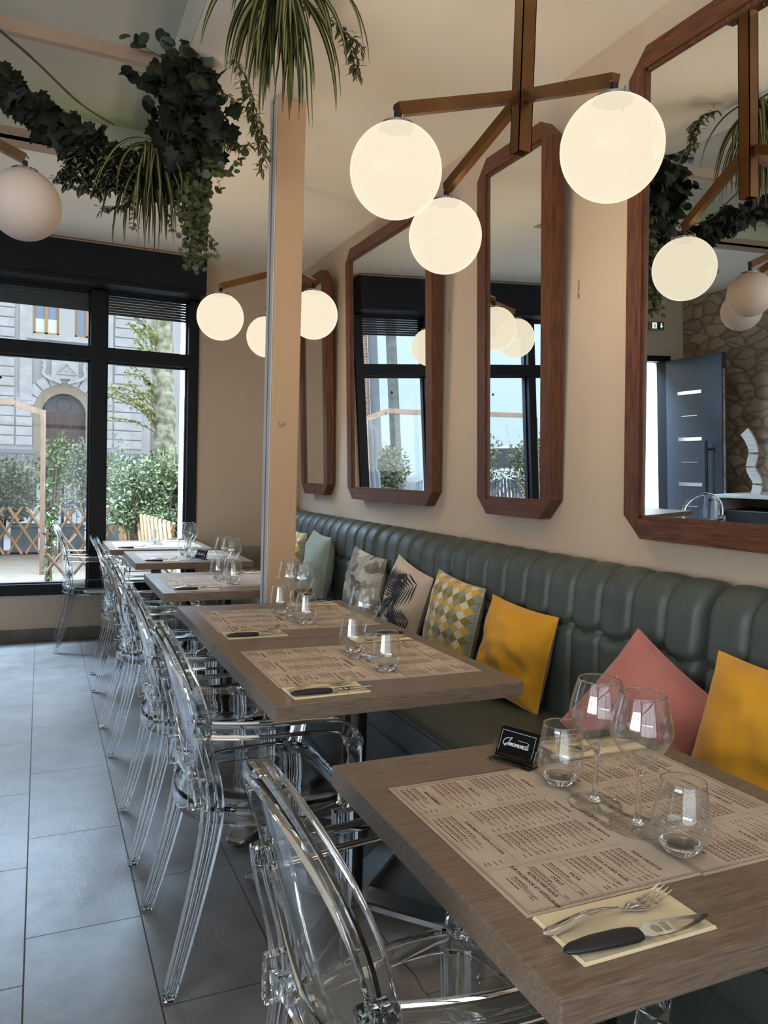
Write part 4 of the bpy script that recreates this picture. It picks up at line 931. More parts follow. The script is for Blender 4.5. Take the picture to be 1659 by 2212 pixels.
# spider plants: strap leaves
def spider(label, c, nb, L0, L1, spread, seed, wd=(.005,.008), droop=1.0, bias=(0,0)):
    rr = random.Random(seed); lv, st = MB(), MB()
    for i in range(nb):
        a = rr.uniform(0, 2*PI); d = Vector((math.cos(a)*spread+bias[0], math.sin(a)*spread+bias[1], rr.uniform(-.8,.06)))
        blade(lv, Vector(c)+rdir(rr)*.03, d, rr.uniform(L0, L1), rr.uniform(*wd), rr, droop)
    st.tube([Vector(c)+Vector((0,0,.02)), Vector(c)+Vector((0,0,-.03))], .012, 8)
    return plant('spider_plant', lv, st, [m_bladeg, m_pale], label)
spider('large striped spider plant hanging at the top, in front of the pillar head', (.700, 2.46, 2.885), 90, .26, .46, .34, 21, wd=(.0065,.0115), droop=1.2, bias=(-.02,0))
spider('second striped spider plant hanging lower, in the middle of the garland', (.40, 3.27, 2.58), 80, .20, .42, .30, 22, wd=(.0055,.009), droop=1.2, bias=(-.10,0))
# trailing variegated stems with star-shaped whorls
def trail(name, label, paths, seed, size=(.02,.032), kind='lance', dens=.02, spread=.018, w_=.2, mats=None):
    rr = random.Random(seed); lv, st = MB(), MB()
    for P in paths:
        P = smooth_path([Vector(p)+rdir(rr)*.006 for p in P], 14); st.tube(P, .0011, 5); L = 0
        for i in range(1, len(P)):
            L += (P[i]-P[i-1]).length
            if L > dens:
                L = 0; k = 5 if kind == 'lance' else 2
                ax = rr.uniform(0, 6)
                for q in range(k):
                    a = ax+2*PI*q/k; d = Vector((math.cos(a), math.sin(a), rr.uniform(-.7,.25)))
                    n = Vector((rr.uniform(-.3,.3), -.4, 1)) if kind == 'lance' else Vector((rr.uniform(-.9,.9), -1, rr.uniform(-.2,.8)))
                    s = rr.uniform(*size)
                    if kind == 'lance': leaf_lance(lv, frame_at(P[i]+rdir(rr)*.003, d, n), s*1.5, w_, 0, 1)
                    else: leaf_round(lv, frame_at(P[i]+d*spread*rr.random(), d+Vector((0,0,-.4)), n), s)
    return plant(name, lv, st, mats or [m_bladeg, m_pale], label)
trail('variegated_vine', 'thin variegated vine dangling right of the large spider plant at the top', [[(.80,2.6,2.90),(.90,2.58,2.86),(.965,2.56,2.79),(.985,2.56,2.70)], [(.93,2.57,2.84),(.99,2.56,2.80),(1.02,2.56,2.76)], [(.95,2.57,2.80),(.99,2.57,2.74),(1.0,2.57,2.67)]], 31, dens=.024, size=(.020,.030))
trail('variegated_vine', 'pale green star leaved vine hanging just left of the pillar head', [[(.62,3.15,2.82),(.72,3.10,2.74),(.79,3.08,2.66),(.82,3.08,2.56)], [(.70,3.10,2.86),(.76,3.08,2.74),(.80,3.08,2.62),(.80,3.08,2.50)], [(.60,3.14,2.62),(.68,3.10,2.58),(.76,3.08,2.60)], [(.68,3.12,2.95),(.74,3.1,2.85),(.77,3.1,2.7),(.79,3.1,2.6)]], 32, dens=.022, size=(.022,.032))
trail('variegated_vine', 'short star leaved vine tips below the lower spider plant', [[(.36,3.26,2.42),(.34,3.26,2.32),(.325,3.26,2.25)], [(.44,3.26,2.40),(.47,3.26,2.32),(.48,3.26,2.27)]], 33, dens=.018, size=(.014,.022))
ps = []
rr = random.Random(41)
for i in range(26): x0 = .10+rr.random()*.24; ps.append([(x0+.06, 3.28+rr.uniform(-.05,.05), 2.58-rr.random()*.05), (x0+.01, 3.26+rr.uniform(-.04,.04), 2.50), (x0-.02+rr.uniform(-.05,.07), 3.26, 2.44-rr.random()*.09)])
trail('tradescantia', 'bushy tradescantia with striped pointed leaves at the lower left of the garland', ps, 34, dens=.026, size=(.022,.034), w_=.30, mats=[m_ivy, mat('stripe_leaf', sr(118,122,92), .5)])
trail('tradescantia', 'single striped vine arching out left below the garland', [[(.22,3.25,2.44),(.28,3.25,2.40),(.31,3.25,2.34),(.24,3.25,2.315),(.20,3.25,2.30)]], 35, dens=.028, size=(.026,.034), w_=.34, mats=[m_ivy, MATS['stripe_leaf']])
ps = []
for i in range(17): x0 = .50+rr.random()*.13; ps.append([(x0-.02, 3.25+rr.uniform(-.04,.04), 2.62), (x0, 3.24+rr.uniform(-.05,.05), 2.48), (.555+(x0-.56)*.7, 3.22+rr.uniform(-.04,.04), 2.34), (.565+(x0-.56)*.5, 3.22, 2.10+rr.random()*.17)])
ps.append([(.56,3.22,2.3),(.63,3.2,2.24),(.64,3.2,2.17)])
trail('round_leaf_vine', 'long curtain of small round leaved vines, the lowest hanging plant', ps, 36, kind='round', dens=.017, size=(.018,.030), spread=.02, mats=[m_round])
trail('round_leaf_vine', 'few round leaves on a thin vine right of the ivy clump', [[(.60,3.2,2.70),(.66,3.16,2.66),(.72,3.14,2.60),(.71,3.14,2.52)], [(.58,3.2,2.60),(.66,3.16,2.50),(.70,3.15,2.52)], [(.60,3.15,2.56),(.64,3.15,2.45),(.66,3.15,2.42)]], 37, kind='round', dens=.020, size=(.026,.042), mats=[m_round])
trail('round_leaf_vine', 'bigger round leaves on a vine lying against the bar of the recess', [[(.52,3.2,2.80),(.42,3.18,2.80),(.34,3.18,2.82),(.28,3.18,2.82)], [(.46,3.18,2.80),(.40,3.18,2.74),(.38,3.18,2.70)]], 38, kind='round', dens=.028, size=(.045,.06), mats=[m_ivy])
tag(MB().tube(smooth_path([(-.25,3.2,2.93), (-.05,3.2,2.80), (.12,3.2,2.67), (.25,3.22,2.62)], 8), [.005]*9+[.004]*8+[.003]*8, 6).build('dry_branch', m_stem), 'bare brown branch sticking out above the leaf garland', 'branch')

# ================================================================== LEFT BACK CORNER (seen in the big mirror)
place(tproto, True, (-1.70, 5.68, 0), 0, 'pedestal table by the left window, seen only in the big mirror')
place(cproto, True, (-2.32, 5.42, 0), R_(-12), 'clear armchair by the open door, seen only in the big mirror')
place(wp, True, (-1.40, 5.42, ZT), 0, 'wine glass on the table by the left window, seen only in the big mirror')
place(tp, True, (-1.85, 5.80, ZT), 0, 'left tumbler on the table by the left window, seen in the big mirror')
place(tp, True, (-1.33, 5.46, ZT), 0, 'right tumbler on the table by the left window, seen in the big mirror')
m_cab = mat('pale_cabinet', sr(206,200,192), .6, noise=(sr(188,182,174), 12), stretch=(1,1,6))
cb = empty('side_cabinet', (-2.60, 5.0, 0), 0, label='whitewashed side cabinet with a black niche standing against the stone wall', cat='cabinet')
MB().rbox(-.32, .15, -.45, .42, .84, .87, .003).build('top', m_cab, cb)
mb = MB(); mb.box(-.32, .14, -.45, -.42, 0, .84); mb.box(-.32, .14, .39, .42, 0, .84); mb.box(-.32, .14, -.42, .39, .0, .03); mb.box(-.32, .14, -.42, .39, .42, .45); mb.box(-.32, -.30, -.42, .39, 0, .84); mb.build('body', m_cab, cb)
MB().rbox(.12, .145, -.42, .39, .05, .42, .003).build('drawer_front', m_cab, cb)
MB().rbox(-.25, .10, -.35, .33, .46, .72, .01).build('black_device', m_rubber, cb)
P = smooth_path([(0,.0,0),(0,-.02,.12),(0,.05,.25),(0,.02,.4),(0,.06,.52),(0,.12,.60)], 8)
mb = MB(); mb.sweep([(-2.62+p.x, 5.08+p.y, .871+p.z) for p in P], [(-.01,-.05),(.01,-.05),(.01,.05),(-.01,.05)]); tag(mb.build('wavy_panel', m_cab), 'white wavy edged display panel standing on the side cabinet', 'display panel')

# ================================================================== OUTSIDE
m_deckw = mat('weathered_deck', sr(128,114,98), .8, noise=(sr(106,94,80), 6), stretch=(1,14,1), bump=.2)
m_street = mat('street', sr(168,172,178), .9, noise=(sr(156,160,166), 2))
struct('terrace_floor', MB().box(-9, 6, WY+.25, 11.0, .1, .155), m_deckw)['category'] = 'deck'
dk = MB()
for i in range(34):
    y = WY+.27+i*.142
    if y+.134 < 11.05: dk.rbox(-2.6 if y < 8.2 else -6.5, 6, y, y+.134, .16, .20, .004)
tag(dk.build('plank_deck', m_deckw), 'weathered wooden plank terrace outside the shopfront', 'deck')
struct('street_ground', MB().box(-60, 40, 11.0, 60, -.1, .02), m_street)['category'] = 'street'
m_pine = mat('pine_batten', sr(172,136,96), .6, noise=(sr(152,116,78), 8))
m_oldwood = mat('old_timber', sr(122,94,72), .7, noise=(sr(100,76,58), 7), stretch=(6,6,1))
def lattice(p0, p1, z0, z1, step, r_, m, label, sl=.62, grp='lattice fences on the terrace'):
    p0, p1 = Vector(p0), Vector(p1); L = (p1-p0).length; d = (p1-p0)/L; H = z1-z0; run = H*sl; mb = MB(); n = d.cross(Vector((0,0,1)))*r_*.9
    k = -run
    while k < L:
        for s in (0, 1):
            a, b = k, k+run
            za, zb_ = (z0, z1) if s == 0 else (z1, z0)
            A, B = a, b
            if A < 0: za = za+(zb_-za)*(-A)/run; A = 0
            if B > L: zb_ = zb_-(zb_-za)*(B-L)/(B-A); B = L
            if B-A > .03:
                o = n*(1 if s else -1); mb.tube([p0+d*A+o+Vector((0,0,za)), p0+d*B+o+Vector((0,0,zb_))], r_, 8, upv=(.2,.9,.1))
        k += step
    return tag(mb.build('lattice_fence', m), label, 'fence', grp)
lattice((-6.0,10.35,0), (.86,10.35,0), .22, .79, .20, .017, m_pine, 'pine lattice fence along the far side of the terrace')
lattice((.93,10.3,0), (1.12,7.3,0), .34, .80, .20, .017, m_pine, 'pine lattice fence running towards the window on the right')
lattice((.06,7.3,0), (.42,7.3,0), .21, .70, .24, .013, m_oldwood, 'old brown lattice panel close to the window, behind the farthest chair', sl=.75)
# pergola
pg = empty('pergola', (.022, 8.5, .2), 0, label='simple wooden pergola frame standing on the terrace', cat='pergola')
MB().rbox(-.024, .024, -.024, .024, 0, 1.62, .003).build('post', m_oldwood, pg)
MB().sweep([(.02, 0, 1.625), (-.32, 0, 1.725), (-.66, 0, 1.70), (-2.4, .0, 1.62)], [(-.02,-.03),(.02,-.03),(.02,.03),(-.02,.03)], smooth=False).build('beam', m_oldwood, pg)
MB().rbox(-2.42, -2.38, -.022, .022, 0, 1.60, .003).build('post', m_oldwood, pg)
MB().rbox(-.29, -.265, -.04, .04, 1.69, 1.715, .003).build('block', m_oldwood, pg)
# closed parasol
m_par = mat('grey_canvas', sr(120,124,132), .85)
um = empty('closed_parasol', (-.66, 9.9, .2), 0, label='closed grey parasol tied up on the terrace', cat='parasol')
MB().tube([(0,0,0), (0,0,1.75)], .018, 10).build('pole', m_darkmetal, um)
def pf(u, v):
    a = 2*PI*u; z = .42+1.25*v; rb = .13-.05*v if v < .45 else .075+.03*math.sin((v-.45)*5) if v < .9 else .09*(1-v)/.1+.01
    rr_ = rb*(1+.30*math.cos(8*a)); return (rr_*math.cos(a), rr_*math.sin(a), z)
MB().grid(pf, 64, 24, wrapu=True).build('canvas', m_par, um)
MB().tube([(.09*math.cos(t*PI/8), .09*math.sin(t*PI/8), .98) for t in range(16)], .008, 6, closed=True).build('strap', m_rubber, um)
# stacked outdoor chairs
for x, y, m_, lb in ((-1.50, 7.9, m_rubber, 'black terrace armchair outside, seen in the middle mirror'), (-1.05, 8.95, m_par, 'grey terrace armchair outside, seen in the middle mirror')):
    t = empty('terrace_chair', (x, y, .2), .5, label=lb, cat='chair', group='terrace chairs outside')
    mb = MB()
    for q in range(9): a = (q-4)*.2; mb.sweep(smooth_path([(.20*math.sin(a), .22*1, .44), (.22*math.sin(a)*1.1, .27, .64), (.20*math.sin(a), .30, .84-.05*abs(a))], 4), [(-.014,-.006),(.014,-.006),(.014,.006),(-.014,.006)])
    mb.build('backrest', m_, t); MB().rbox(-.22, .22, -.22, .22, .42, .45, .006).build('seat', m_, t)
    for sx in (-1, 1):
        for sy in (-1, 1): MB().tube([(.2*sx, .2*sy, .42), (.22*sx, .22*sy, 0)], .012, 8).build('leg', m_, t)
        MB().tube([(.23*sx, .25, .62), (.25*sx, -.15, .62), (.22*sx, -.2, .43)], .014, 8).build('armrest', m_, t)
# planters and shrubs
m_planter = mat('grey_planter', sr(112,120,130), .7)
def leafmat(n, a, b): 
    m = mat(n, a, .45, noise=(b, 3)); return m
m_laurel = leafmat('laurel_leaf', sr(108,120,88), sr(150,160,130)); m_laurel2 = leafmat('laurel_leaf_dark', sr(66,78,48), sr(94,106,72)); m_olive = leafmat('olive_leaf', sr(128,144,120), sr(160,172,150)); m_climb = leafmat('climber_leaf', sr(98,120,62), sr(128,146,90)); m_bark = mat('bark', sr(96,80,66), .9)
def shrub(name, c, rad, n, ls, mats, label, seed, base=.2, lw=.24, grp='shrubs around the terrace', sprigs=0, cat='shrub'):
    rr = random.Random(seed); root = empty(name, (c[0], c[1], base), 0, label=label, cat=cat, group=grp); mb = MB(); cz = c[2]-base
    blobs = [(rr.uniform(-.62,.62)*rad[0], rr.uniform(-.6,.6)*rad[1], cz+rr.uniform(-.75,.72)*rad[2], rr.uniform(.28,.46)) for _ in range(26)]
    for i in range(n):
        b = blobs[rr.randrange(26)]; d = Vector((rr.gauss(0,1), rr.gauss(0,1), rr.gauss(0,1))).normalized()*(rr.random()**.35)
        p = Vector((b[0]+d.x*b[3]*rad[0], b[1]+d.y*b[3]*rad[1], b[2]+d.z*b[3]*rad[2]))
        leaf_lance(mb, frame_at(p, d+rdir(rr)*.6+Vector((0,0,.25)), d+Vector((0,0,.6))+rdir(rr)*.5), rr.uniform(*ls), lw, rr.randrange(len(mats)))
    for s in range(sprigs):
        x = rr.uniform(-.7,.7)*rad[0]; y = rr.uniform(-.5,.5)*rad[1]; z0 = cz+rad[2]*.5; h = rad[2]*rr.uniform(.6,.95); le = rr.uniform(-.1,.1)
        for k in range(16):
            f = k/15; a = k*2.4; leaf_lance(mb, frame_at((x+le*f, y, z0+h*f), Vector((math.cos(a), math.sin(a), .9)), (0,0,1)), ls[0]*(1.25-.5*f), lw*.8, 0)
    mb.build('foliage', mats, root); st = MB()
    for s in range(7):
        a = rr.uniform(0, 6); st.tube(smooth_path([(.04*math.cos(a), .04*math.sin(a), 0), (.3*rad[0]*math.cos(a), .3*rad[1]*math.sin(a), cz*.6), (.5*rad[0]*math.cos(a+.4), .5*rad[1]*math.sin(a+.4), cz+rad[2]*.4)], 5), .009, 6)
    st.build('stems', m_bark, root); return root
def planter(x0, x1, y, label, h=.36): 
    root = empty('planter', ((x0+x1)/2, y, .2), 0, label=label, cat='planter', group='grey planters behind the lattice fence'); a = (x1-x0)/2
    mb = MB(); mb.box(-a, a, -.18, -.16, 0, h); mb.box(-a, a, .16, .18, 0, h); mb.box(-a, -a+.02, -.16, .16, 0, h); mb.box(a-.02, a, -.16, .16, 0, h); mb.box(-a, a, -.18, .18, 0, .02); mb.build('box', m_planter, root)
    MB().rbox(-a-.01, a+.01, -.19, -.165, h-.03, h+.005, .003).build('rim', m_planter, root); MB().box(-a+.02, a-.02, -.16, .16, .02, h-.04).build('soil', m_bark, root)
for j, (a, b, lb) in enumerate(((-1.42,-.98,'grey planter at the far left behind the lattice fence, seen in a mirror'), (-.86,-.42,'grey planter cut by the left edge of the window view'), (-.33,-.02,'grey planter left of the pergola post'), (.22,.52,'grey planter between the pergola post and the window post'), (.78,1.1,'grey planter right of the window post'))): planter(a, b, 10.68, lb)
shrub('laurel_hedge', (-.42, 10.8, 1.02), (.42,.30,.50), 5200, (.035,.065), [m_laurel, m_laurel2, m_laurel], 'laurel shrub at the left edge of the window view', 61, base=.5)
shrub('laurel_hedge', (-1.25, 10.8, 1.05), (.50,.28,.42), 2200, (.05,.085), [m_laurel, m_laurel2, m_laurel], 'laurel shrub farther left, mostly seen in the mirrors', 62, base=.5, sprigs=5)
shrub('laurel_hedge', (-3.95, 10.8, 1.08), (.60,.30,.52), 3400, (.04,.07), [m_laurel, m_laurel2, m_laurel], 'laurel shrub farthest left on the terrace, seen in a mirror', 69, base=.5, sprigs=6)
shrub('laurel_hedge', (-2.75, 10.8, 1.08), (.66,.30,.52), 3600, (.04,.07), [m_laurel, m_laurel2, m_laurel], 'laurel shrub seen in the narrow middle mirror', 63, base=.5, sprigs=7)
shrub('climbing_shrub', (.14, 9.5, 1.12), (.16,.15,.54), 2200, (.035,.06), [m_climb, m_climb, m_laurel2], 'tall leafy climber just right of the pergola post', 64, lw=.32)
shrub('olive_bush', (.60, 10.7, 1.15), (.42,.28,.56), 3600, (.04,.065), [m_olive, m_olive, m_laurel], 'grey green olive bush behind the window post', 65, base=.5, lw=.16, sprigs=9)
shrub('laurel_hedge', (.98, 9.0, .98), (.36,.28,.46), 4600, (.03,.055), [m_laurel, m_laurel2, m_climb], 'leafy shrub in the right window pane, left of the taller one', 66)
shrub('laurel_hedge', (1.42, 8.9, .95), (.36,.30,.56), 5600, (.03,.055), [m_laurel2, m_laurel2, m_climb], 'darker taller shrub in the right window pane below the tree trunk', 67)
shrub('creeper', (.085, 7.9, .55), (.05,.05,.36), 160, (.03,.06), [m_climb, m_laurel2], 'thin creeper at the foot of the pergola post', 68)
# plane tree
tr = empty('plane_tree', (1.62, 11.4, .0), 0, label='plane tree with mottled pale bark in the right window pane', cat='tree')
m_plane = mat('plane_bark', sr(178,178,156), .9, noise=(sr(104,104,84), 11), bump=.8, bscale=9, detail=6)
def tf(u, v):
    a = 2*PI*u; z = 4.6*v; rd = .165-.02*v+.010*math.sin(z*7+a*2)+.007*math.sin(3*a+z*13)+(.05*math.exp(-z*4)); return (rd*math.cos(a)-.012*z+.03*math.sin(z*1.3), rd*math.sin(a), z)
MB().grid(tf, 40, 90, wrapu=True).build('trunk', m_plane, tr)
rr = random.Random(9); mb = MB(); sg = MB()
for k in range(26):
    x, z = rr.uniform(-.85, -.15), rr.uniform(2.0, 3.3); s0 = Vector((-.12, -.1, z-.2)); e = Vector((x, rr.uniform(-.5,.1), z+rr.uniform(-.1,.3))); q = smooth_path([s0, (s0+e)/2+Vector((0,0,.06)), e], 5); sg.tube(q, .006, 5)
    for p in q[3:]:
        for _ in range(5): leaf_lance(mb, frame_at(p+rdir(rr)*.03, rdir(rr), rdir(rr, 1)), rr.uniform(.04,.07), .3, 0)
sg.build('twigs', m_bark, tr); mb.build('young_leaves', leafmat('young_leaf', sr(162,168,108), sr(136,146,84)), tr)
tag(MB().tube([(-2.62,13,0), (-2.62,13,5.5)], [.11,.09], 16).build('tree_trunk', mat('grey_bark', sr(120,124,122), .9, noise=(sr(98,104,100), 9))), 'slim grey street tree trunk seen in the broad mirror by the pillar', 'tree')
# railing on the street
mb = MB()
for i in range(20): mb.box(.30+.075*i, .308+.075*i, 13.0, 13.01, .1, 1.12)
mb.box(.30, 1.75, 12.995, 13.015, 1.06, 1.08); mb.box(.30, 1.75, 12.995, 13.015, .3, .32); mb.box(.30, .34, 12.98, 13.02, 0, 1.35)
tag(mb.build('iron_railing', m_rubber), 'black iron railing on the pavement before the arched door', 'railing')

# stone building with the arched door. (x, z) as seen from the camera axis, spread out to its own distance
KB = 30/26.0
def fx(x): return x*KB
def fz(z): return 1.29+(z-1.29)*KB
YB = 30.0
m_fac = mat('limestone', sr(184,183,182), .9, noise=(sr(170,169,168), .8), bump=.15, bscale=12)
m_fac2 = mat('limestone_relief', sr(190,189,188), .85, noise=(sr(174,173,172), 3))
bl = empty('stone_building', (0, YB, 0), 0, label='pale rusticated stone building with an arched portal across the street', cat='building')
hole = [(fx(1.30), fz(.2)), (fx(1.30), fz(2.95))]+[(fx(.66+.64*math.cos(a)), fz(2.95+.80*math.sin(a))) for a in [PI*i/20 for i in range(1, 20)]]+[(fx(.02), fz(2.95)), (fx(.02), fz(.2))]
wins = [(-.23,.49,5.36,7.2), (.94,1.66,5.36,7.2), (3.23,3.9,5.04,7.0), (3.25,3.9,1.86,3.6), (-3.4,-2.7,5.36,7.2), (-2.2,-1.5,5.36,7.2)]
def rc(a, b, c, d): return [(fx(a), fz(c)), (fx(b), fz(c)), (fx(b), fz(d)), (fx(a), fz(d))]
vs, fs = poly2d([[(fx(-4.4), 0), (fx(9), 0), (fx(9), 14), (fx(-4.4), 14)], hole]+[rc(*w_) for w_ in wins], .6)
MB().add(vs, fs, 0, False, T(0, .3, 0, rx=PI/2)).build('facade', m_fac, bl)
mb = MB(); g = .035; z = 1.92
while z < 9.2:
    zz = (fz(z)+g/2, fz(z+.295)-g/2)
    for a, b in ((-4.3,-.74), (2.12,2.98), (4.2, 7.5)):
        mb.rbox(fx(a), fx(b), -.07, .0, zz[0], zz[1], .02)
    if z < 3.1:
        mb.rbox(fx(-.70), fx(-.24-(.0 if z < 2.8 else .04)), -.07, 0, zz[0], zz[1], .02); mb.rbox(fx(1.56), fx(2.08), -.07, 0, zz[0], zz[1], .02)
    z += .295
mb.build('rusticated_courses', m_fac2, bl)
mb = MB()
for i in range(9):                        # voussoirs
    a0, a1 = PI*(.06+.88*i/9)+.02, PI*(.06+.88*(i+1)/9)-.02
    if i == 4: continue
    r0, r1 = .88, 1.22; c = (.66, 2.98)
    mb.prism([(fx(c[0]+r0*math.cos(a0)), fz(c[1]+r0*math.sin(a0))), (fx(c[0]+r1*math.cos(a0)), fz(c[1]+r1*math.sin(a0))), (fx(c[0]+r1*math.cos(a1)), fz(c[1]+r1*math.sin(a1))), (fx(c[0]+r0*math.cos(a1)), fz(c[1]+r0*math.sin(a1)))], 0, .08, M=T(0,0,0,rx=PI/2))
mb.build('arch_stones', m_fac2, bl)
mb = MB(); mb.box(fx(-4.4), fx(-.14), -.16, 0, fz(1.68), fz(1.80)); mb.box(fx(1.50), fx(7.5), -.16, 0, fz(1.68), fz(1.80)); mb.box(fx(-4.4), fx(-.17), -.12, 0, 0, fz(1.68)); mb.box(fx(1.52), fx(7.5), -.12, 0, 0, fz(1.68))
mb.build('base_course', mat('base_stone', sr(134,134,136), .9), bl)
mb = MB(); mb.box(fx(-.60), fx(-.26), -.10, 0, fz(3.3), fz(8)); mb.box(fx(1.75), fx(2.06), -.10, 0, fz(3.3), fz(8)); mb.build('pilaster', m_fac2, bl)
mb = MB(); mb.box(fx(-.40), fx(1.80), -.30, 0, fz(5.15), fz(5.20)); mb.box(fx(-.36), fx(1.76), -.22, 0, fz(5.20), fz(5.27)); mb.box(fx(3.05), fx(4.1), -.25, 0, fz(4.90), fz(5.0)); mb.build('ledge', m_fac2, bl)
ring = [(fx(.66+.87*math.cos(a)), fz(2.98+.93*math.sin(a))) for a in [PI*i/24 for i in range(25)]]+[(fx(-.21), fz(.9)), (fx(.03), fz(.9))]+[(fx(.66+.63*math.cos(a)), fz(2.95+.62*math.sin(a))) for a in [PI-PI*i/24 for i in range(25)]]+[(fx(1.29), fz(.9)), (fx(1.53), fz(.9))]
mb = MB(); mb.prism(ring, -.5, .06, M=T(0,0,0,rx=PI/2)); mb.build('arch_reveal', mat('beige_stone', sr(150,138,118), .9), bl, fixn=True)
dd = MB().box(fx(.0), fx(1.34), .42, .5, fz(.80), fz(3.02)).build('portal_door', mat('brown_door', sr(92,70,62), .6), bl)
mb = MB()
for px in (.12, .40, .74, 1.02):
    for z0, z1 in ((.9,1.35), (1.45,1.75), (1.85,2.4), (2.5,2.85)): mb.rbox(fx(px), fx(px+.2), .39, .42, fz(z0), fz(z1), .01)
mb.box(fx(.645), fx(.675), .38, .42, fz(.8), fz(3.0)); mb.build('door_panel', mat('brown_door_panel', sr(80,60,54), .6), dd)
mb = MB(); mb.prism([(fx(.02), fz(3.0)), (fx(1.30), fz(3.0))]+[(fx(.66+.64*math.cos(a)), fz(3.0+.60*math.sin(a))) for a in [PI*i/20 for i in range(1, 20)]], -.45, -.40, M=T(0,0,0,rx=PI/2)); mb.build('fanlight', mat('dark_fanlight', sr(62,60,64), .3), bl)
mb = MB(); mb.tube([(fx(.66)+.24*math.cos(t*PI/12), .38, fz(3.25)+.24*math.sin(t*PI/12)) for t in range(24)], .02, 6, closed=True, upv=(0,1,0)); mb.build('fanlight_ring', mat('fanlight_iron', sr(80,78,82), .5), bl)
mb = MB()
for i in range(5): mb.box(fx(-.1), fx(1.42), -.15-.28*i, .4, 0, fz(.80)-.14*i)
mb.build('doorsteps', m_fac, bl)
# cartouche over the arch
mb = MB(); mb.rbox(fx(.28), fx(1.06), -.12, 0, fz(4.02), fz(4.60), .02); mb.build('cartouche_panel', m_fac2, bl)
mb = MB(); tri = [(.44,4.17),(.71,4.50),(1.0,4.17)]
mb.sweep([(fx(a), -.14, fz(b)) for a, b in tri], [(-.03,-.03),(.03,-.03),(.03,.03),(-.03,.03)], upv=(0,1,0), smooth=False, closed=True)
mb.sphere((fx(.71), -.14, fz(4.28)), .05, 16)
for s in (-1, 1):
    mb.sweep(smooth_path([(fx(.66+s*.60), -.14, fz(4.62)), (fx(.66+s*.56), -.14, fz(4.35)), (fx(.66+s*.60), -.14, fz(4.15)), (fx(.66+s*.42), -.14, fz(4.0)), (fx(.66+s*.22), -.14, fz(3.95)), (fx(.66+s*.10), -.14, fz(3.88))], 6), [(-.05,-.05),(.05,-.05),(.05,.05),(-.05,.05)], upv=(0,1,0))
    mb.tube([(fx(.66+s*.22)+.10*math.cos(t*.5)*(1-t/16), -.17, fz(3.94)+.10*math.sin(t*.5)*(1-t/16)) for t in range(14)], .035, 8, upv=(0,1,0))
    for k in range(5): mb.sphere((fx(.66+s*.60)+.02*(-1)**k, -.16, fz(4.58-.07*k)), .045, 10)
mb.build('cartouche_relief', m_fac2, bl)
m_ochre = mat('ochre_window_frame', sr(178,140,84), .6); m_wpane = mat('window_pane_blue', sr(132,146,168), .12); m_curtain = mat('white_curtain', sr(225,232,232), .8)
for (a, b, c, d) in wins:
    f = MB(); x0, x1, z0, z1 = fx(a), fx(b), fz(c), fz(d); t = .07; mid = (x0+x1)/2
    for r_ in ((x0, x0+t, z0, z1), (x1-t, x1, z0, z1), (mid-t*.7, mid+t*.7, z0, z1), (x0, x1, z0, z0+t), (x0, x1, z1-t, z1)): f.box(r_[0], r_[1], .12, .20, r_[2], r_[3])
    fo = f.build('window_frame', m_ochre, bl); MB().box(x0, x1, .20, .22, z0, z1).build('pane', m_wpane, fo)
    if a in (-.23,): MB().box(x0+t, x1-t, .185, .198, z0+.05, z0+.55).build('curtain', m_curtain, fo)
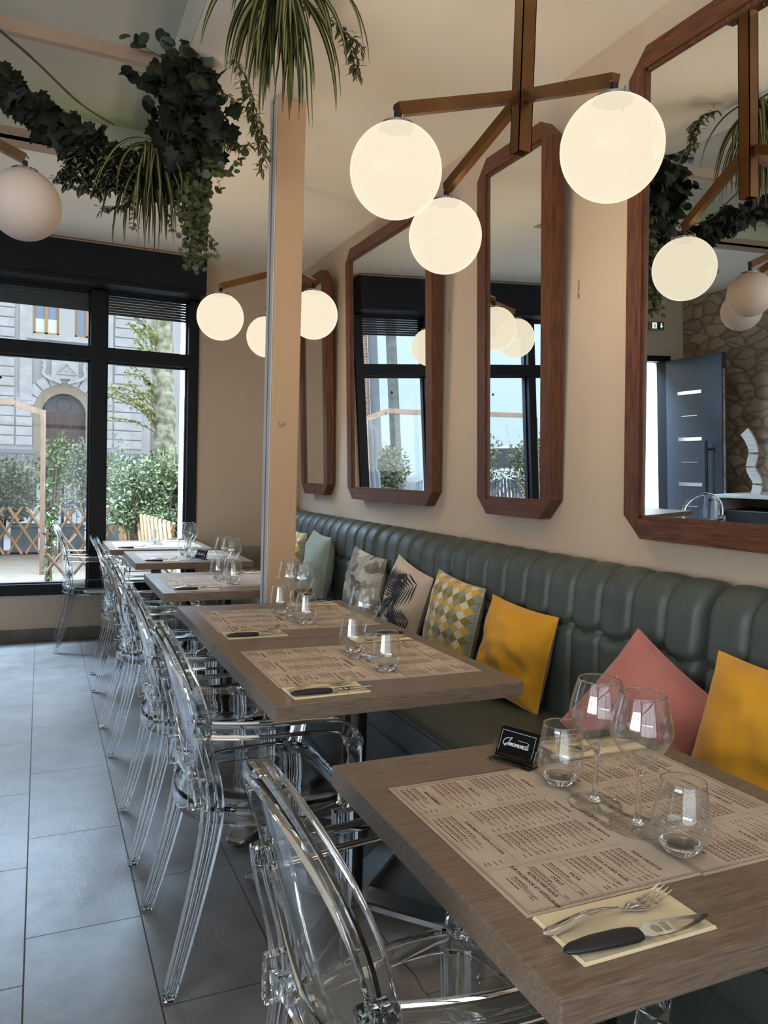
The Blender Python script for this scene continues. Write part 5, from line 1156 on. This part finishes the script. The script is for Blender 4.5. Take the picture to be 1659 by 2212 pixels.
# brick house and pale block farther left (mirrors only)
m_brick = mat('old_brick', sr(150,120,100), .9)
def brickm(m):
    t = m.node_tree; b = t.nodes['Principled BSDF']; tx = t.nodes.new('ShaderNodeTexCoord'); mp = t.nodes.new('ShaderNodeMapping'); mp.inputs['Rotation'].default_value = (PI/2, 0, 0); t.links.new(tx.outputs['Object'], mp.inputs[0])
    br = t.nodes.new('ShaderNodeTexBrick'); br.inputs['Scale'].default_value = 3; br.inputs['Color1'].default_value = sr(150,116,96); br.inputs['Color2'].default_value = sr(178,146,124); br.inputs['Mortar'].default_value = sr(196,190,180); br.inputs['Row Height'].default_value = .22
    t.links.new(mp.outputs[0], br.inputs['Vector']); t.links.new(br.outputs['Color'], b.inputs['Base Color'])
brickm(m_brick)
tag(MB().box(-5.5, -5.0, 20.3, 24, 0, 9).build('brick_house', m_brick), 'narrow brick house side, seen only in the broad mirror by the pillar', 'building')
tag(MB().tube([(-5.62, 20.2, 0), (-5.62, 20.2, 8)], .14, 14).build('downpipe', m_par), 'grey pipe along the brick house, seen only in the mirror', 'pipe')
m_blue = mat('pale_blue_render', sr(206,220,232), .9)
pb = tag(MB().box(-48, -8.0, 31, 40, 0, 15).build('pale_building', m_blue), 'plain pale blue grey building far off, seen only in the mirrors', 'building')
# parked cars behind the hedge (mirrors only)
m_car = mat('silver_car', (.55,.58,.62,1), .25, .6); m_cargl = mat('car_glass', (.03,.04,.05,1), .08)
def car(x, y, label):
    t = empty('parked_car', (x, y, 0.02), 0, label=label, cat='car', group='parked cars on the street')
    sec = [(-2.1,.55,.35),(-2.0,.85,.30),(-1.2,.98,.25),(-.6,1.42,.22),(.6,1.46,.22),(1.3,1.02,.25),(2.0,.80,.30),(2.15,.50,.35)]
    def bf(u, v):
        k = u*(len(sec)-1); i = min(int(k), len(sec)-2); f = k-i; X, H, L0 = [sec[i][q]+(sec[i+1][q]-sec[i][q])*f for q in range(3)]; a = PI*v; c, s = math.cos(a), math.sin(a)
        return (X, -.85*(abs(c)**.45)*(1 if c > 0 else -1)*(1-.15*s), L0+(H-L0)*abs(s)**.5)
    MB().grid(bf, 42, 24).build('body', m_car, t)
    MB().prism([(-1.05,.98),(-.62,1.34),(.60,1.38),(1.12,1.02)], -.80, .80, M=T(0,0,0,rx=PI/2)).build('side_glass', m_cargl, t)
    for wx in (-1.35, 1.35):
        for wy in (-.78, .78): MB().lathe([(0,-.1),(.30,-.1),(.33,-.06),(.33,.06),(.30,.1),(0,.1)], 28, M=T(wx, wy, .33, rx=PI/2)).build('wheel', m_rubber, t)
car(-5.0, 13.4, 'silver parked car beyond the hedge, seen in the narrow middle mirror'); car(-.9-2.0+.2, 15.6, 'silver parked car beyond the hedge, seen in the broad mirror')
